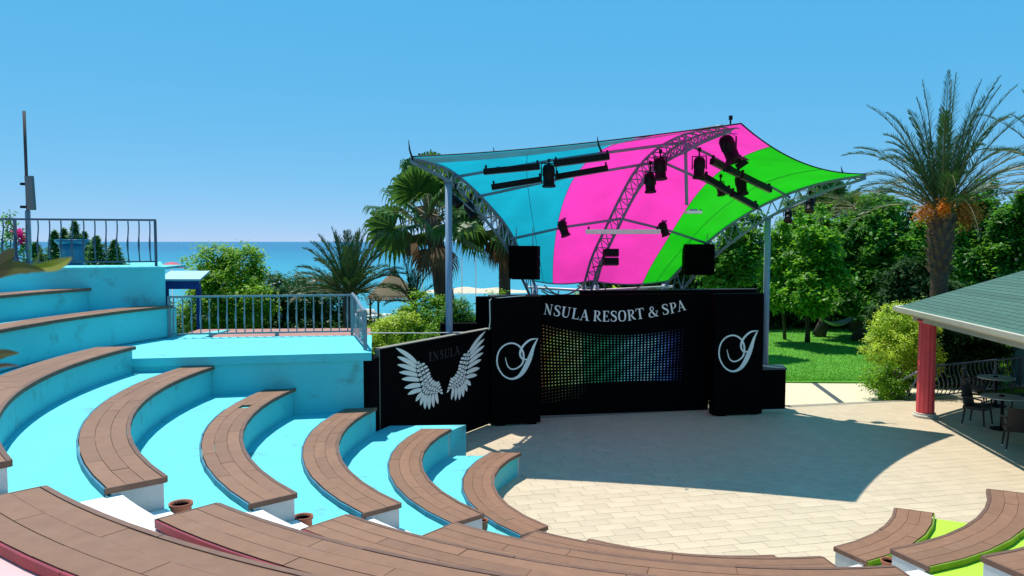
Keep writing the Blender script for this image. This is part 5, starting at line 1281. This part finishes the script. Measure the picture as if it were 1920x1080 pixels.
for (u, Y) in ((792, 56), (866, 58), (892, 58)):
    A = at_y(u, 486, Y); g = MB(); g.tube([(A.x, Y, -1.8), (A.x, Y, A.z)], .035, 6); g.box((A.x, Y, A.z + .03), (.12, .12, .06)); g.box((A.x, Y, -1.3), (.14, .14, .2))
    tag(g.build('beach_pole', mat('pale beach pole', (.62, .58, .5), .7), org=(A.x, Y, -1.3)), 'slim pale pole standing on the beach against the sea', 'pole', 'slim pale beach poles')
def lounger(u, Y, rz, lab):
    B = at_y(u, 570, Y); z = -.6 - max(0, Y - 48) * .095; t = thing('sun_lounger', lab, 'lounger', (B.x, Y, z), rz, group='white loungers on the beach')
    g = MB(); g.box((0, 0, .3), (.65, 1.3, .08)); g.build('seat', M_ALU, t, org=(0, 0, 0)); g = MB(); g.box((0, .85, .52), (.65, .7, .07), Matrix.Rotation(R_(40), 4, 'X')); g.build('backrest', M_ALU, t, org=(0, 0, 0))
    for sx in (-.27, .27):
        for sy in (-.55, .6): g = MB(); g.box((sx, sy, .13), (.06, .06, .26)); g.build('leg', M_ALU, t, org=(0, 0, 0))
for u, Y in ((698, 49), (715, 50), (772, 51), (690, 47)): lounger(u, Y, R_(150), 'white sun lounger on the sand near the thatched shelter')
for u, v, Y, c_ in ((322, 496, 58, (.55, .06, .09)), (1588, 0, 0, None)):
    if c_ is None: continue
    P = at_y(u, v, Y); t = thing('beach_parasol', 'small dusty red beach parasol far off by the sea', 'parasol', (P.x, Y, -1)); g = MB(); g.lathe([(1.0, P.z - .25), (.9, P.z - .12), (.4, P.z + .1), (.02, P.z + .2)], (P.x, Y, 0), 12); g.build('canopy', mat('parasol red', c_, .7), t); g = MB(); g.tube([(P.x, Y, -1.2), (P.x, Y, P.z)], .04, 6); g.build('pole', M_ALU, t)
# broad leaves of a plant close to the camera
t = thing('broad_leaf_plant', 'out of focus broad green leaves of a plant beside the viewer', 'plant', (-1.35, 1.45, ZT[7]))
g = MB(); g.tube([(-1.35, 1.45, ZT[7]), (-1.25, 1.5, 3.8), (-1.12, 1.55, 4.14)], [.015, .012, .006], 6); g.tube([(-1.25, 1.5, 3.8), (-1.15, 1.52, 3.95)], .006, 5); g.tube([(-1.22, 1.52, 3.9), (-1.08, 1.55, 4.12), (-1.0, 1.55, 4.16)], .005, 5); g.build('stem', mat('green stem', (.08, .16, .03), .6), t)
ML = {0: leafmat('near leaf', (.010, .035, .006), (.12, .20, .012), .3, .35)}
def big_leaf(root, tip, w, bow, tint, Y0, Y1):
    A, B = at_y(*root, Y0), at_y(*tip, Y1); d = B - A; sd = d.cross(Vector((0, 1, .35))).normalized(); nn = sd.cross(d).normalized(); qs = []; NL = 9
    def cp(f): return A + d * f + sd * bow * math.sin(math.pi * f) * d.length
    def wd(f): return w * math.sin(math.pi * min(1, f * .94 + .04)) ** .8
    for i in range(NL):
        f0, f1 = i / NL, (i + 1) / NL
        for s in (-1, 1):
            q = [cp(f0), cp(f1), cp(f1) + sd * s * wd(f1) + nn * wd(f1) * .35, cp(f0) + sd * s * wd(f0) + nn * wd(f0) * .35]; qs.append(q if s > 0 else q[::-1])
    V = np.array([[tuple(p) for p in q] for q in qs]); np_mesh('leaf', V, 4, ML[0], t, (-1.35, 1.45, ZT[7]), np.full(len(V), tint))
big_leaf((50, 503), (134, 483), .011, -.05, .95, 1.5, 1.42)
big_leaf((-30, 528), (84, 508), .014, .10, .15, 1.5, 1.45)
big_leaf((-25, 520), (26, 466), .014, .0, .0, 1.5, 1.45)
big_leaf((40, 512), (78, 456), .007, .1, .6, 1.5, 1.65)
big_leaf((-30, 690), (36, 662), .010, .1, .1, 1.5, 1.45)
big_leaf((-30, 696), (36, 686), .005, .05, .0, 1.5, 1.45)
